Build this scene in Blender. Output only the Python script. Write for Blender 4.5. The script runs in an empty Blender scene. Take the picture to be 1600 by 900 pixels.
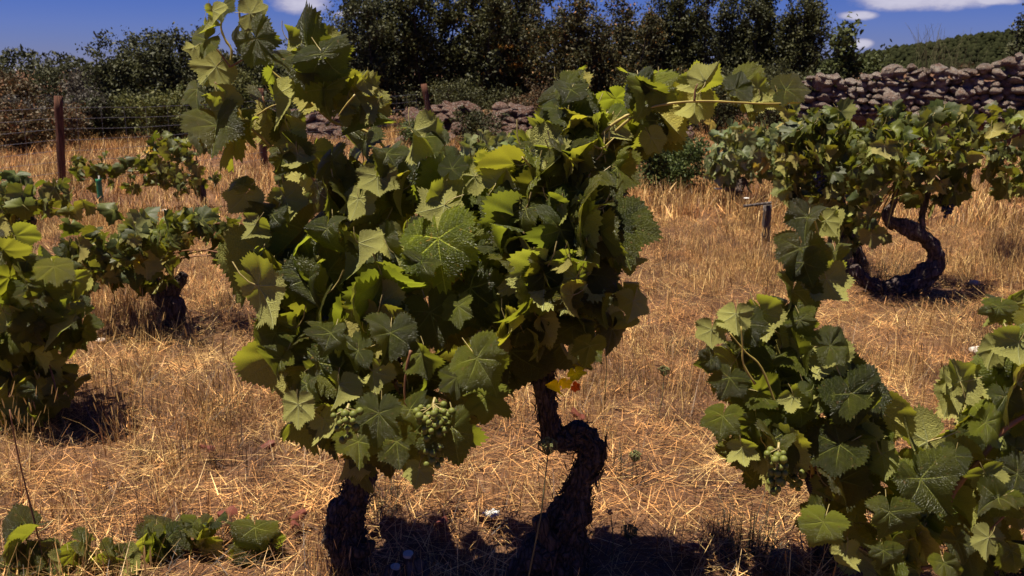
import bpy, math, random
import numpy as np
from mathutils import Vector, Matrix, noise

SC = bpy.context.scene
COL = SC.collection
rnd = random.Random(7)
R = math.radians

# ------------------------------------------------------------------ camera
CAMH, PITCH, FPX = 1.35, R(13.8), 1386.0
cam_d = bpy.data.cameras.new('camera'); cam_d.sensor_width = 36; cam_d.lens = 36*FPX/1600
cam_d.clip_start = .05; cam_d.clip_end = 6000
cam_d.dof.use_dof = True; cam_d.dof.focus_distance = 2.1; cam_d.dof.aperture_fstop = 11
cam = bpy.data.objects.new('camera', cam_d); COL.objects.link(cam)
cam.location = (0, 0, CAMH); cam.rotation_euler = (math.pi/2-PITCH, 0, 0)
SC.camera = cam
CAM = Vector((0, 0, CAMH)); FWD = Vector((0, math.cos(PITCH), -math.sin(PITCH)))
UPC = Vector((0, math.sin(PITCH), math.cos(PITCH))); RT = Vector((1, 0, 0))

def ray(px, py): return FWD+RT*((px-800)/FPX)+UPC*((450-py)/FPX)
def P(px, py, Y):                       # the point at ground distance Y seen at photo pixel px,py
    r = ray(px, py); return CAM+r*(Y/r.y)
def mpp(Y): return (Y*math.cos(PITCH)+.2)/FPX   # metres per pixel near distance Y

# ------------------------------------------------------------------ light
SC.view_settings.view_transform = 'Standard'; SC.view_settings.look = 'None'
SC.view_settings.exposure = 1.0; SC.view_settings.gamma = 1
SUN = Vector((-.24, -.05, 1)).normalized()
sd = bpy.data.lights.new('sun', 'SUN'); sd.energy = 5.0; sd.angle = R(.5); sd.color = (1, .91, .76)
so = bpy.data.objects.new('sun', sd); COL.objects.link(so); so.rotation_euler = SUN.to_track_quat('Z', 'Y').to_euler()

W = bpy.data.worlds.new('World'); SC.world = W; W.use_nodes = True

class NT:
    def __init__(s, tree): s.t = tree; s.n = tree.nodes; s.l = tree.links
    def node(s, typ, ins=None, **kw):
        n = s.n.new(typ)
        for k, v in kw.items(): setattr(n, k, v)
        for k, v in (ins or {}).items():
            sock = n.inputs[k]
            if isinstance(v, bpy.types.NodeSocket): s.l.new(v, sock)
            else: sock.default_value = v
        return n
    def m(s, op, a, b=0., c=0., clamp=False):
        n = s.n.new('ShaderNodeMath'); n.operation = op; n.use_clamp = clamp
        for i, v in enumerate((a, b, c)):
            if isinstance(v, bpy.types.NodeSocket): s.l.new(v, n.inputs[i])
            else: n.inputs[i].default_value = v
        return n.outputs[0]
    def mix(s, f, a, b, blend='MIX'):
        n = s.n.new('ShaderNodeMix'); n.data_type = 'RGBA'; n.blend_type = blend
        for k, v in ((0, f), (6, a), (7, b)):
            if isinstance(v, bpy.types.NodeSocket): s.l.new(v, n.inputs[k])
            elif k == 0: n.inputs[0].default_value = v
            else: n.inputs[k].default_value = (v[0], v[1], v[2], 1)
        return n.outputs[2]
    def mr(s, v, a, b, c=0., d=1.):
        n = s.node('ShaderNodeMapRange', {0: v, 1: a, 2: b, 3: c, 4: d}); n.clamp = True; return n.outputs[0]
    def noise(s, vec, scale, detail=3., rough=.55):
        return s.node('ShaderNodeTexNoise', {'Vector': vec, 'Scale': scale, 'Detail': detail, 'Roughness': rough}).outputs[0]

def build_world():
    W.node_tree.nodes.clear(); t = NT(W.node_tree)
    sky = t.node('ShaderNodeTexSky', sky_type='NISHITA', sun_disc=False, sun_elevation=math.asin(SUN.z),
                 sun_rotation=math.atan2(SUN.x, SUN.y), altitude=900, air_density=1.0, dust_density=.0, ozone_density=3.0)
    hs = t.node('ShaderNodeHueSaturation', {'Saturation': 1.45, 'Value': 1.0, 'Color': sky.outputs[0]})
    col = t.mix(1., hs.outputs[0], (.275, .295, .725), 'MULTIPLY')
    tc = t.node('ShaderNodeTexCoord'); sp = t.node('ShaderNodeSeparateXYZ', {0: tc.outputs['Generated']})
    x, y, z = sp.outputs
    ys = t.m('MAXIMUM', y, .05)
    u, v = t.m('DIVIDE', x, ys), t.m('DIVIDE', z, ys)
    vec = t.node('ShaderNodeCombineXYZ', {0: u, 1: t.m('MULTIPLY', v, 2.2), 2: 0.}).outputs[0]
    nz = t.noise(vec, 14., 6., .6)
    best = None
    for (px, py, a, b) in ((466, 4, 52, 20), (1440, 2, 120, 17), (1560, 0, 50, 9), (1346, 68, 20, 9), (1340, 24, 34, 8), (555, 22, 35, 5), (40, 112, 90, 6)):
        r = ray(px, py); u0, v0 = r.x/r.y, r.z/r.y
        e = t.m('ADD', t.m('POWER', t.m('ABSOLUTE', t.m('DIVIDE', t.m('SUBTRACT', u, u0), a/FPX)), 2.),
                t.m('POWER', t.m('ABSOLUTE', t.m('DIVIDE', t.m('SUBTRACT', v, v0), b/FPX)), 2.))
        e = t.m('SUBTRACT', 1., e)
        best = e if best is None else t.m('MAXIMUM', best, e)
    e = t.m('ADD', best, t.m('MULTIPLY', t.m('SUBTRACT', nz, .5), 2.6))
    f1 = t.m('MULTIPLY', t.mr(e, .05, .75), t.mr(y, .1, .3))
    zz = t.m('MAXIMUM', z, .05)
    v2 = t.node('ShaderNodeCombineXYZ', {0: t.m('DIVIDE', x, zz), 1: t.m('DIVIDE', y, zz), 2: 0.}).outputs[0]
    f2 = t.m('MULTIPLY', t.mr(t.noise(v2, 1.1, 6., .6), .6, .75), t.mr(z, .12, .25))
    f = t.m('MAXIMUM', f1, f2)
    nz2 = t.noise(vec, 30., 4., .6)
    ccol = t.mix(t.mr(t.m('ADD', e, nz2), .5, 1.6), (3.3, 3.1, 4.7), (6.6, 6.3, 7.4))
    col = t.mix(t.m('MULTIPLY', f, .85), col, ccol)
    bg = t.node('ShaderNodeBackground', {'Color': col, 'Strength': .05})
    o = t.node('ShaderNodeOutputWorld'); t.l.new(bg.outputs[0], o.inputs[0])
build_world()

# ------------------------------------------------------------------ helpers
def mat(name):
    m = bpy.data.materials.new(name); m.use_nodes = True; m.node_tree.nodes.clear()
    t = NT(m.node_tree); out = t.node('ShaderNodeOutputMaterial')
    return m, t, out
def link_out(t, out, shader): t.l.new(shader, out.inputs[0])
def principled(t, col, rough=.7, spec=.3, normal=None, **ins):
    d = {'Base Color': col if isinstance(col, bpy.types.NodeSocket) else (*col, 1), 'Roughness': rough, 'Specular IOR Level': spec}
    if normal is not None: d['Normal'] = normal
    d.update(ins)
    return t.node('ShaderNodeBsdfPrincipled', d).outputs[0]
def bump(t, h, strength=.5, dist=.01):
    return t.node('ShaderNodeBump', {'Height': h, 'Strength': strength, 'Distance': dist}).outputs[0]

def tag(o, label=None, cat=None, group=None, kind=None):
    if label: o['label'] = label
    if cat: o['category'] = cat
    if group: o['group'] = group
    if kind: o['kind'] = kind
    return o
def new_mesh(name, verts, faces, mats, smooth=True, fmat=None):
    me = bpy.data.meshes.new(name)
    me.from_pydata([tuple(v) for v in verts], [], [tuple(f) for f in faces])
    for m in (mats if isinstance(mats, (list, tuple)) else [mats]): me.materials.append(m)
    if smooth: me.polygons.foreach_set('use_smooth', [True]*len(me.polygons))
    if fmat is not None: me.polygons.foreach_set('material_index', fmat)
    me.update(); return me
def obj(name, me, parent=None, loc=None):
    o = bpy.data.objects.new(name, me); COL.objects.link(o)
    if parent: o.parent = parent
    if loc is not None: o.location = loc
    return o
def thing(name, loc, label, cat, group=None):
    return tag(obj(name, None, None, loc), label, cat, group)
def part_at(name, me, parent, M, world=True):     # world matrix M for a child of an unrotated parent empty
    o = obj(name, me, parent)
    o.matrix_basis = Matrix.Translation(-parent_world(parent)) @ M
    return o
def parent_world(p):
    v = Vector((0, 0, 0))
    while p: v += Vector(p.location); p = p.parent
    return v

def gh(x, y):
    k = max(0., min(1., (26-y)/6))*max(0., min(1., (18-abs(x))/6))
    return (noise.noise(Vector((x*.6, y*.6, 0)))*.035+noise.noise(Vector((x*1.9, y*1.9, 5)))*.02)*k

class MB:                                # collects rings, quads and tubes
    def __init__(s): s.v = []; s.f = []; s.a = []
    def tube(s, pts, radii, n=8, cap=True, rough=0., seed=0., ridge=0., fq=9.):
        pts = [Vector(p) for p in pts]; base = len(s.v); prev = None
        tl = len(pts)
        for i, p in enumerate(pts):
            d = (pts[min(i+1, tl-1)]-pts[max(i-1, 0)]).normalized()
            if prev is None:
                a = d.orthogonal().normalized()
            else:
                a = (prev-d*prev.dot(d)).normalized()
            prev = a; b = d.cross(a)
            for j in range(n):
                th = 2*math.pi*j/n; q = a*math.cos(th)+b*math.sin(th); rr = radii[i]
                if rough:
                    w = p+q*rr
                    k = noise.noise(w*fq+Vector((seed, 0, 0)))*rough+noise.noise(w*fq*2.7)*rough*.5
                    if ridge: k += ridge*(abs(noise.noise(Vector((th*2.2+i*.05, seed, i*.12))))-.3)+ridge*.6*noise.noise(Vector((math.cos(th)*3.4, math.sin(th)*3.4, i*.10+seed)))
                    k += rough*.45*noise.noise(w*fq*6.5)*(1 if ridge else 0); rr *= 1+k
                s.v.append(p+q*rr)
        for i in range(tl-1):
            for j in range(n):
                k = (j+1) % n
                s.f.append((base+i*n+j, base+i*n+k, base+(i+1)*n+k, base+(i+1)*n+j))
        if cap:
            s.f.append(tuple(base+j for j in reversed(range(n)))); s.f.append(tuple(base+(tl-1)*n+j for j in range(n)))
    def mesh(s, name, m, smooth=True): return new_mesh(name, s.v, s.f, m, smooth)

def spline(pts, k=6):                    # catmull rom through tuples (any dimension)
    A = [np.array(p, float) for p in pts]; A = [2*A[0]-A[1]]+A+[2*A[-1]-A[-2]]; out = []
    for i in range(1, len(A)-2):
        for j in range(k):
            t = j/k
            out.append(.5*((2*A[i])+(-A[i-1]+A[i+1])*t+(2*A[i-1]-5*A[i]+4*A[i+1]-A[i+2])*t*t+(-A[i-1]+3*A[i]-3*A[i+1]+A[i+2])*t**3))
    out.append(A[-2]); return out

# ------------------------------------------------------------------ materials
def leaf_material(name, front, front2, back, trans, tf=.3, fresh=(.13, .145, .014), detail=True):
    m, t, out = mat(name)
    oi = t.node('ShaderNodeObjectInfo'); geo = t.node('ShaderNodeNewGeometry')
    tc = t.node('ShaderNodeTexCoord').outputs['Object']
    uv = t.node('ShaderNodeUVMap', uv_map='vein').outputs[0]
    sp = t.node('ShaderNodeSeparateXYZ', {0: uv}); s, tt = sp.outputs[0], sp.outputs[1]
    wob = t.m('MULTIPLY', t.m('SUBTRACT', t.noise(tc, 7., 2.), .5), .05)
    main = t.mr(t.m('ADD', tt, t.m('MULTIPLY', s, .007)), .010, .021, 1., 0.)
    a = t.m('FRACT', t.m('DIVIDE', t.m('ADD', t.m('SUBTRACT', s, t.m('MULTIPLY', tt, .8)), wob), .165))
    d = t.m('MULTIPLY', t.m('ABSOLUTE', t.m('SUBTRACT', a, .5)), .165)
    sec = t.mr(d, .002, .0095, 1., 0.)
    vein = t.m('MAXIMUM', main, t.m('MULTIPLY', sec, .55))
    vor = t.node('ShaderNodeTexVoronoi', {'Vector': tc, 'Scale': 20.}, feature='DISTANCE_TO_EDGE').outputs['Distance']
    net = t.mr(vor, .0, .16)
    n1 = t.noise(tc, 3.2, 4.)
    nf = t.noise(tc, 60., 3.)
    fc = t.mix(t.mr(t.m('ADD', n1, t.m('MULTIPLY', t.m('SUBTRACT', oi.outputs['Random'], .5), .8)), .3, .75), front, front2)
    fc = t.mix(t.mr(oi.outputs['Random'], .78, 1.), fc, fresh)
    fc = t.mix(t.mr(n1, .66, .8, 0., .5), fc, fresh)
    fc = t.mix(t.m('MULTIPLY', t.m('SUBTRACT', 1., net), .22), fc, (.02, .035, .006))
    fc = t.mix(t.m('MULTIPLY', vein, .6), fc, (.26, .28, .06))
    bc = t.mix(t.mr(nf, .35, .65, .0, .5), back, tuple(c*.6 for c in back))
    bc = t.mix(t.mr(vor, .02, .2, .4, 0.), bc, tuple(min(1, c*1.5) for c in back))
    bc = t.mix(t.m('MULTIPLY', vein, .6), bc, (.38, .40, .20))
    bk = geo.outputs['Backfacing']
    spots = t.mr(t.noise(tc, 11., 2., .3), .70, .74, 0., .75)
    fc = t.mix(spots, fc, (.16, .09, .03)); 
    c = t.mix(bk, fc, bc); c = t.mix(1., c, oi.outputs['Color'], 'MULTIPLY')
    h = t.m('ADD', t.m('MULTIPLY', vein, -.7), t.m('ADD', t.m('MULTIPLY', net, .55), t.m('MULTIPLY', nf, .3)))
    rough = t.m('ADD', t.m('MULTIPLY', bk, .3), .40 if detail else .55)
    nrm = bump(t, h, .55, .02) if detail else None
    pr = principled(t, c, rough, t.m('MULTIPLY_ADD', bk, -.25, .34), nrm)
    tcx = t.mix(t.m('MULTIPLY', vein, .4), trans, tuple(k*.6 for k in trans)); tcx = t.mix(1., tcx, oi.outputs['Color'], 'MULTIPLY')
    tr = t.node('ShaderNodeBsdfTranslucent', {'Color': tcx})
    mx = t.node('ShaderNodeMixShader', {0: tf, 1: pr, 2: tr.outputs[0]})
    link_out(t, out, mx.outputs[0]); return m

M = {}
M['leaf'] = leaf_material('vine_leaf', (.018, .023, .002), (.066, .074, .004), (.30, .29, .085), (.44, .46, .035), .32)
M['leaf_far'] = leaf_material('vine_leaf_far', (.032, .042, .006), (.060, .072, .010), (.23, .22, .07), (.26, .27, .02), .28, detail=False)
M['leaf_pale'] = leaf_material('vine_leaf_pale', (.10, .125, .045), (.15, .165, .06), (.24, .25, .13), (.28, .3, .05), .25, detail=False)

def foliage_mat(name, a, b, tf=.2, c3=None, amt=.0):
    m, t, out = mat(name)
    at = t.node('ShaderNodeAttribute', attribute_name='rnd').outputs['Fac']
    pos = t.node('ShaderNodeNewGeometry').outputs['Position']
    n = t.noise(pos, 1.6, 3.)
    c = t.mix(t.mr(t.m('ADD', t.m('MULTIPLY', at, .5), n), .45, 1.1), a, b)
    if c3: c = t.mix(t.m('MULTIPLY', t.m('GREATER_THAN', at, 1-amt), t.mr(n, .35, .5)), c, c3)
    pr = principled(t, c, .6 if tf else 1., .25 if tf else 0.)
    tr = t.node('ShaderNodeBsdfTranslucent', {'Color': c})
    mx = t.node('ShaderNodeMixShader', {0: tf, 1: pr, 2: tr.outputs[0]})
    link_out(t, out, mx.outputs[0]); return m
M['oak'] = foliage_mat('dark_tree_leaf', (.030, .033, .011), (.080, .078, .022))
M['oak_blue'] = foliage_mat('grey_tree_leaf', (.032, .036, .014), (.085, .084, .028))
M['rust'] = foliage_mat('rusty_tree_leaf', (.032, .034, .012), (.088, .070, .02), .2, (.24, .11, .02), .07)
M['yellowbush'] = foliage_mat('yellow_bush_leaf', (.06, .07, .016), (.14, .13, .03))
M['olivebush'] = foliage_mat('olive_bush_leaf', (.045, .055, .014), (.085, .095, .025))
M['brownbush'] = foliage_mat('brown_bush_leaf', (.065, .045, .02), (.11, .075, .03), .15, (.16, .07, .025), .2)
M['greybush'] = foliage_mat('grey_twig_leaf', (.055, .045, .035), (.10, .085, .06))
M['orange'] = foliage_mat('orange_leaf', (.35, .16, .03), (.62, .33, .07), .3)
M['greenbush'] = foliage_mat('small_green_leaf', (.035, .055, .012), (.10, .12, .025))
M['tuft'] = foliage_mat('dark_tuft_blade', (.018, .022, .014), (.05, .055, .03), .1)
M['thick'] = foliage_mat('scrub_leaf', (.022, .025, .010), (.055, .056, .018))
M['pine'] = foliage_mat('far_pine', (.013, .015, .007), (.026, .028, .012), .0)

def straw_mat(name, a, b, c, tf=.25):
    m, t, out = mat(name)
    at = t.node('ShaderNodeAttribute', attribute_name='rnd').outputs['Fac']
    oi = t.node('ShaderNodeObjectInfo').outputs['Random']
    pos = t.node('ShaderNodeNewGeometry').outputs['Position']
    n = t.noise(pos, .9, 4.); n2 = t.noise(pos, 4.5, 3.)
    k = t.mix(t.mr(t.m('ADD', t.m('MULTIPLY', oi, .3), n), .4, .85), a, b)
    k = t.mix(t.mr(t.noise(pos, 1.7, 3.), .52, .64, 0., .55), k, tuple(q*.45 for q in a))
    k = t.mix(t.mr(t.m('ADD', t.m('MULTIPLY', at, .55), t.m('MULTIPLY', n2, .6)), .35, .85), k, c)
    sh = t.m('MULTIPLY', t.m('MULTIPLY_ADD', t.m('POWER', at, 2.0), 1.15, .27), t.mr(n2, .3, .62, .45, 1.1))
    k = t.mix(1., k, t.node('ShaderNodeCombineColor', {0: sh, 1: sh, 2: sh}).outputs[0], 'MULTIPLY')
    pr = principled(t, k, .5, .35)
    tr = t.node('ShaderNodeBsdfTranslucent', {'Color': k})
    mx = t.node('ShaderNodeMixShader', {0: tf, 1: pr, 2: tr.outputs[0]})
    link_out(t, out, mx.outputs[0]); return m
M['straw'] = straw_mat('dry_straw', (.48, .185, .045), (.72, .34, .08), (.98, .68, .27))
M['straw_red'] = straw_mat('russet_straw', (.25, .082, .034), (.42, .165, .055), (.74, .38, .13))
M['straw_dark'] = straw_mat('dead_stem', (.09, .055, .035), (.13, .08, .05), (.2, .13, .08))

def ground_mat():
    m, t, out = mat('soil')
    p = t.node('ShaderNodeNewGeometry').outputs['Position']
    n1 = t.noise(p, .7, 5.); n2 = t.noise(p, 9., 6., .65); n3 = t.noise(p, 60., 4., .7)
    c = t.mix(t.mr(n2, .35, .65), (.055, .026, .016), (.13, .065, .034))
    c = t.mix(t.mr(n1, .4, .65), c, (.15, .08, .042))
    c = t.mix(t.mr(n3, .5, .7, 0., .6), c, (.26, .15, .08))
    h = t.m('ADD', n2, t.m('MULTIPLY', n3, .4))
    link_out(t, out, principled(t, c, .95, .1, bump(t, h, .8, .03))); return m
M['soil'] = ground_mat()

def bark_mat(name, a, b, c, sc=60., st=.22):
    m, t, out = mat(name)
    p = t.node('ShaderNodeTexCoord').outputs['Object']
    mp = t.node('ShaderNodeMapping', {'Vector': p, 'Scale': (1, 1, st)}).outputs[0]
    wv = t.node('ShaderNodeTexNoise', {'Vector': mp, 'Scale': sc, 'Detail': 6., 'Roughness': .7, 'Distortion': .8}).outputs[0]
    vo = t.node('ShaderNodeTexVoronoi', {'Vector': mp, 'Scale': sc*.9}, feature='DISTANCE_TO_EDGE').outputs['Distance']
    n2 = t.noise(p, sc*.15, 4.)
    k = t.mix(t.mr(wv, .35, .65), a, b)
    k = t.mix(t.mr(n2, .58, .72, 0., .8), k, c)
    k = t.mix(t.mr(vo, .0, .12, .7, 0.), k, tuple(x*.3 for x in a))
    h = t.m('ADD', t.m('MULTIPLY', wv, .8), t.mr(vo, 0., .2, 0., .6))
    link_out(t, out, principled(t, k, .85, .2, bump(t, h, 1., .012))); return m
M['bark'] = bark_mat('vine_bark', (.034, .024, .02), (.12, .088, .072), (.27, .21, .185))
M['bark_far'] = bark_mat('old_vine_bark', (.05, .036, .03), (.15, .108, .09), (.27, .225, .20), 40.)
M['tree_bark'] = bark_mat('tree_bark', (.03, .022, .016), (.07, .055, .04), (.10, .085, .07), 20.)
M['post'] = bark_mat('post_wood', (.085, .035, .02), (.17, .075, .042), (.12, .06, .04), 40., .05)
M['greywood'] = bark_mat('grey_wood', (.07, .055, .048), (.20, .165, .15), (.26, .225, .2), 50., .06)

def simple(name, col, rough=.6, spec=.4, tf=0., var=.25, scale=30., **ins):
    m, t, out = mat(name)
    p = t.node('ShaderNodeTexCoord').outputs['Object']; oi = t.node('ShaderNodeObjectInfo').outputs['Random']
    n = t.noise(p, scale, 4.)
    c = t.mix(t.mr(n, .3, .7), tuple(k*(1-var) for k in col), tuple(min(1, k*(1+var)) for k in col))
    c = t.mix(t.m('MULTIPLY', oi, var), c, tuple(k*.7 for k in col))
    pr = principled(t, c, rough, spec, bump(t, n, .2, .003), **ins)
    if tf:
        tr = t.node('ShaderNodeBsdfTranslucent', {'Color': (*col, 1)})
        pr = t.node('ShaderNodeMixShader', {0: tf, 1: pr, 2: tr.outputs[0]}).outputs[0]
    link_out(t, out, pr); return m
M['cane'] = simple('green_cane', (.34, .26, .06), .45, .4)
M['cane_brown'] = simple('brown_cane', (.20, .09, .04), .5, .4)
M['petiole'] = simple('petiole', (.34, .27, .10), .45, .4)
M['wire'] = simple('galvanised_wire', (.22, .215, .23), .45, .5, **{'Metallic': .5})
M['tube'] = simple('green_plastic', (.018, .17, .075), .4, .5)
M['cut'] = simple('cut_wood', (.42, .38, .34), .8, .2)
M['grape'] = simple('green_grape', (.17, .185, .035), .45, .3, .22)
M['grape_black'] = simple('black_grape', (.022, .024, .045), .5, .4)
M['white'] = simple('white_petal', (.75, .73, .68), .7, .2, .2)
M['seed'] = simple('seed_head', (.13, .135, .05), .8, .2)
M['seed_tan'] = simple('dry_seed_head', (.35, .17, .07), .8, .2)
M['stalk'] = simple('thin_stalk', (.12, .11, .05), .7, .2)
M['redleaf'] = simple('dead_red_leaf', (.17, .05, .03), .6, .3, .25)
M['palestone'] = simple('white_chip', (.55, .49, .42), .8, .2)

def stone_mat(name, ca, cb):
    m, t, out = mat(name)
    p = t.node('ShaderNodeTexCoord').outputs['Object']; oi = t.node('ShaderNodeObjectInfo')
    off = t.node('ShaderNodeVectorMath', {0: oi.outputs['Location'], 1: (3.7, 3.7, 3.7)}, operation='MULTIPLY').outputs[0]
    wp = t.node('ShaderNodeVectorMath', {0: p, 1: off}, operation='ADD').outputs[0]
    n = t.noise(wp, 1.6, 5., .6); n2 = t.noise(wp, 4.5, 5., .7); n3 = t.noise(wp, 9., 5., .75)
    c = t.mix(oi.outputs['Random'], ca, cb)
    c = t.mix(t.mr(n, .45, .65, 0., .8), c, (.32, .17, .12))
    c = t.mix(t.mr(n2, .54, .60, 0., .75), c, (.55, .50, .44))
    c = t.mix(t.mr(n3, .34, .44, .9, 0.), c, (.025, .02, .018))
    h = t.m('ADD', n2, n3)
    link_out(t, out, principled(t, c, .95, .1, bump(t, h, 1., .12))); return m
M['stone'] = stone_mat('lichen_stone', (.27, .205, .165), (.52, .44, .37))
M['stone_red'] = stone_mat('reddish_stone', (.16, .085, .06), (.30, .19, .145))

# ------------------------------------------------------------------ ground sheet, hill
def ground():
    def axis(lo, hi, step, far):
        a = list(np.arange(lo, hi+1e-6, step)); s = step; x = a[-1]
        while x < far: s *= 1.45; x += s; a.append(x)
        s = step; x = a[0]
        while x > -far: s *= 1.45; x -= s; a.insert(0, x)
        return a
    xs = axis(-9, 9, .18, 2500); ys = axis(.4, 19, .18, 2500)
    v = [(x, y, gh(x, y)) for y in ys for x in xs]; n = len(xs)
    f = [(j*n+i, j*n+i+1, (j+1)*n+i+1, (j+1)*n+i) for j in range(len(ys)-1) for i in range(n-1)]
    tag(obj('ground', new_mesh('ground', v, f, M['soil'])), kind='structure')
ground()

def hill():
    Y0 = 620.; xs = np.linspace(-100, 700, 60); ys = np.linspace(430, 1000, 26); v = []
    def hz(x, y):
        px = 800+x/620.*FPX*math.cos(PITCH)
        top = np.interp(px, [900, 1250, 1380, 1450, 1520, 1600, 1800, 2400], [126, 110, 73, 65, 55, 44, 26, 10])
        zt = P(px, top+4, Y0).z
        k = math.exp(-((y-Y0)/(110 if y < Y0 else 260))**2)
        return max(-3, (zt)*k+noise.noise(Vector((x*.02, y*.02, 0)))*3*k-2*(1-k))
    for y in ys:
        for x in xs: v.append((x, y, hz(x, y)))
    f = [(j*60+i, j*60+i+1, (j+1)*60+i+1, (j+1)*60+i) for j in range(25) for i in range(59)]
    tag(obj('hill', new_mesh('hill', v, f, M['pine'])), kind='structure')
    b = []; F = []; rr = random.Random(3); A = []
    ic = ico(1)
    for k in range(5200):
        x = rr.uniform(120, 560); y = rr.uniform(500, 660); z = hz(x, y); s = rr.uniform(1.1, 2.3); base = len(b); q = rr.random()
        hh = s*rr.uniform(.7, 1.5)
        for p in ic[0]:
            d = 1+noise.noise(Vector(p)*2.+Vector((k, 0, 0)))*.5
            b.append((x+p[0]*s*d, y+p[1]*s*d, z+hh*.5+p[2]*hh*d)); A.append(q)
        F += [tuple(i+base for i in fc) for fc in ic[1]]
    me = new_mesh('pine_wood', b, F, M['pine'], True)
    at = me.attributes.new('rnd', 'FLOAT', 'POINT'); at.data.foreach_set('value', A)
    tag(obj('pine_wood', me), 'dark pine wood covering the distant hill at right', 'wood', kind='stuff')

import bmesh
def ico(sub):
    bm = bmesh.new(); bmesh.ops.create_icosphere(bm, subdivisions=sub, radius=1)
    r = ([tuple(v.co) for v in bm.verts], [tuple(x.index for x in f.verts) for f in bm.faces]); bm.free(); return r
hill()

# ------------------------------------------------------------------ grass
def blade_clump(name, m, n, rad, h0, h1, w, lean, seed, flat=False, heads=False):
    rr = random.Random(seed); v = []; f = []; a = []
    for k in range(n):
        r = rad*math.sqrt(rr.random()); th = rr.uniform(0, 6.28); x, y = r*math.cos(th), r*math.sin(th)
        L = rr.uniform(h0, h1); az = rr.uniform(0, 6.28); ww = w*rr.uniform(.6, 1.4); q = rr.random()
        side = Vector((-math.sin(az+rr.uniform(-1.2, 1.2)), math.cos(az), 0)).normalized()
        if flat: el = rr.uniform(-.08, .45); z = rr.uniform(.003, .035)
        else: el = math.pi/2-abs(rr.gauss(0, lean)); z = -.01
        p = Vector((x, y, z)); base = len(v); seg = 3; dr = rr.uniform(-.25, .75)*(.3 if flat else 1)
        for s in range(seg+1):
            wd = ww*(1-.75*s/seg)
            v += [p-side*wd*.5, p+side*wd*.5]; a += [q, q]
            e = el-dr*s/seg
            p = p+Vector((math.cos(az)*math.cos(e), math.sin(az)*math.cos(e), math.sin(e)))*(L/seg)
            if flat and p.z < .004: p.z = .004
        for s in range(seg): f.append((base+2*s, base+2*s+1, base+2*s+3, base+2*s+2))
        if heads and rr.random() < .5:
            base = len(v); d = Vector((math.cos(az)*.3, math.sin(az)*.3, .9)).normalized(); q = .5
            for s in range(4):
                wd = w*(1., 2.2, 2., .4)[s]; c = p+d*.012*s*1.2
                v += [c-side*wd*.5, c+side*wd*.5]; a += [q, q]
            for s in range(3): f.append((base+2*s, base+2*s+1, base+2*s+3, base+2*s+2))
    me = new_mesh(name, v, f, m, False)
    at = me.attributes.new('rnd', 'FLOAT', 'POINT'); at.data.foreach_set('value', a)
    return me

def scatter(name, label, srcs, y0, y1, dens, scale=(.7, 1.3), seed=1, step=.25, fn=None, wfac=.68):
    """one stuff object: geometry nodes instance the tufts over a patch that follows the ground"""
    col = bpy.data.collections.new(name+'_source')
    for k, me in enumerate(srcs):
        o = bpy.data.objects.new('tuft_%s' % name, me); col.objects.link(o)
    ys = np.arange(y0, y1+1e-6, step); v = []; f = []; dd = []
    nx = 2*int((y1*wfac+1.2)/step)+1; X = np.linspace(-(y1*wfac+1.2), y1*wfac+1.2, nx)
    for y in ys:
        for x in X:
            v.append((x, y, gh(x, y)))
            inside = 1. if abs(x) < y*wfac+1.2 else 0.
            k = dens*inside*(fn(x, y) if fn else 1.)
            dd.append(k)
    for j in range(len(ys)-1):
        for i in range(nx-1): f.append((j*nx+i, j*nx+i+1, (j+1)*nx+i+1, (j+1)*nx+i))
    me = new_mesh(name, v, f, M['straw'])
    at = me.attributes.new('dens', 'FLOAT', 'POINT'); at.data.foreach_set('value', dd)
    o = tag(obj(name, me), label, 'grass', kind='stuff')
    g = bpy.data.node_groups.new(name, 'GeometryNodeTree'); t = NT(g)
    g.interface.new_socket('Geometry', in_out='INPUT', socket_type='NodeSocketGeometry')
    g.interface.new_socket('Geometry', in_out='OUTPUT', socket_type='NodeSocketGeometry')
    gi = t.node('NodeGroupInput'); go = t.node('NodeGroupOutput')
    na = t.node('GeometryNodeInputNamedAttribute', {'Name': 'dens'}, data_type='FLOAT')
    dp = t.node('GeometryNodeDistributePointsOnFaces', {'Mesh': gi.outputs[0], 'Density': na.outputs[0], 'Seed': seed})
    ci = t.node('GeometryNodeCollectionInfo', {'Collection': col, 'Separate Children': True, 'Reset Children': True})
    rv = t.node('FunctionNodeRandomValue', data_type='FLOAT_VECTOR'); rv.inputs[0].default_value = (-.12, -.12, 0); rv.inputs[1].default_value = (.12, .12, 6.283)
    rs = t.node('FunctionNodeRandomValue', data_type='FLOAT'); rs.inputs[2].default_value = scale[0]; rs.inputs[3].default_value = scale[1]; rs.inputs['Seed'].default_value = 5
    ri = t.node('FunctionNodeRandomValue', data_type='INT'); ri.inputs[4].default_value = 0; ri.inputs[5].default_value = len(srcs)-1; ri.inputs['Seed'].default_value = 9
    ip = t.node('GeometryNodeInstanceOnPoints', {'Points': dp.outputs[0], 'Instance': ci.outputs[0], 'Pick Instance': True,
                'Instance Index': ri.outputs[2], 'Rotation': rv.outputs[0], 'Scale': rs.outputs[1]})
    t.l.new(ip.outputs[0], go.inputs[0])
    md = o.modifiers.new('scatter', 'NODES'); md.node_group = g
    return o

def nz(x, y, s, o=0.): return noise.noise(Vector((x*s+o, y*s, o)))
def upright(x, y):
    k = .45+2.2*nz(x, y, .6, 3.)+1.2*nz(x, y, 1.9, 8.)
    if (x-2.35)**2+(y-5.15)**2 < .45: return .02
    if y < 3.0: k *= .6+.4*max(0, (y-2.)/1.)
    return max(.08, min(1.3, k))
def far_up(x, y): return max(.12, min(1.2, .6+1.5*nz(x, y, .4, 3.)+.8*nz(x, y, 1.3, 7.)))

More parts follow.
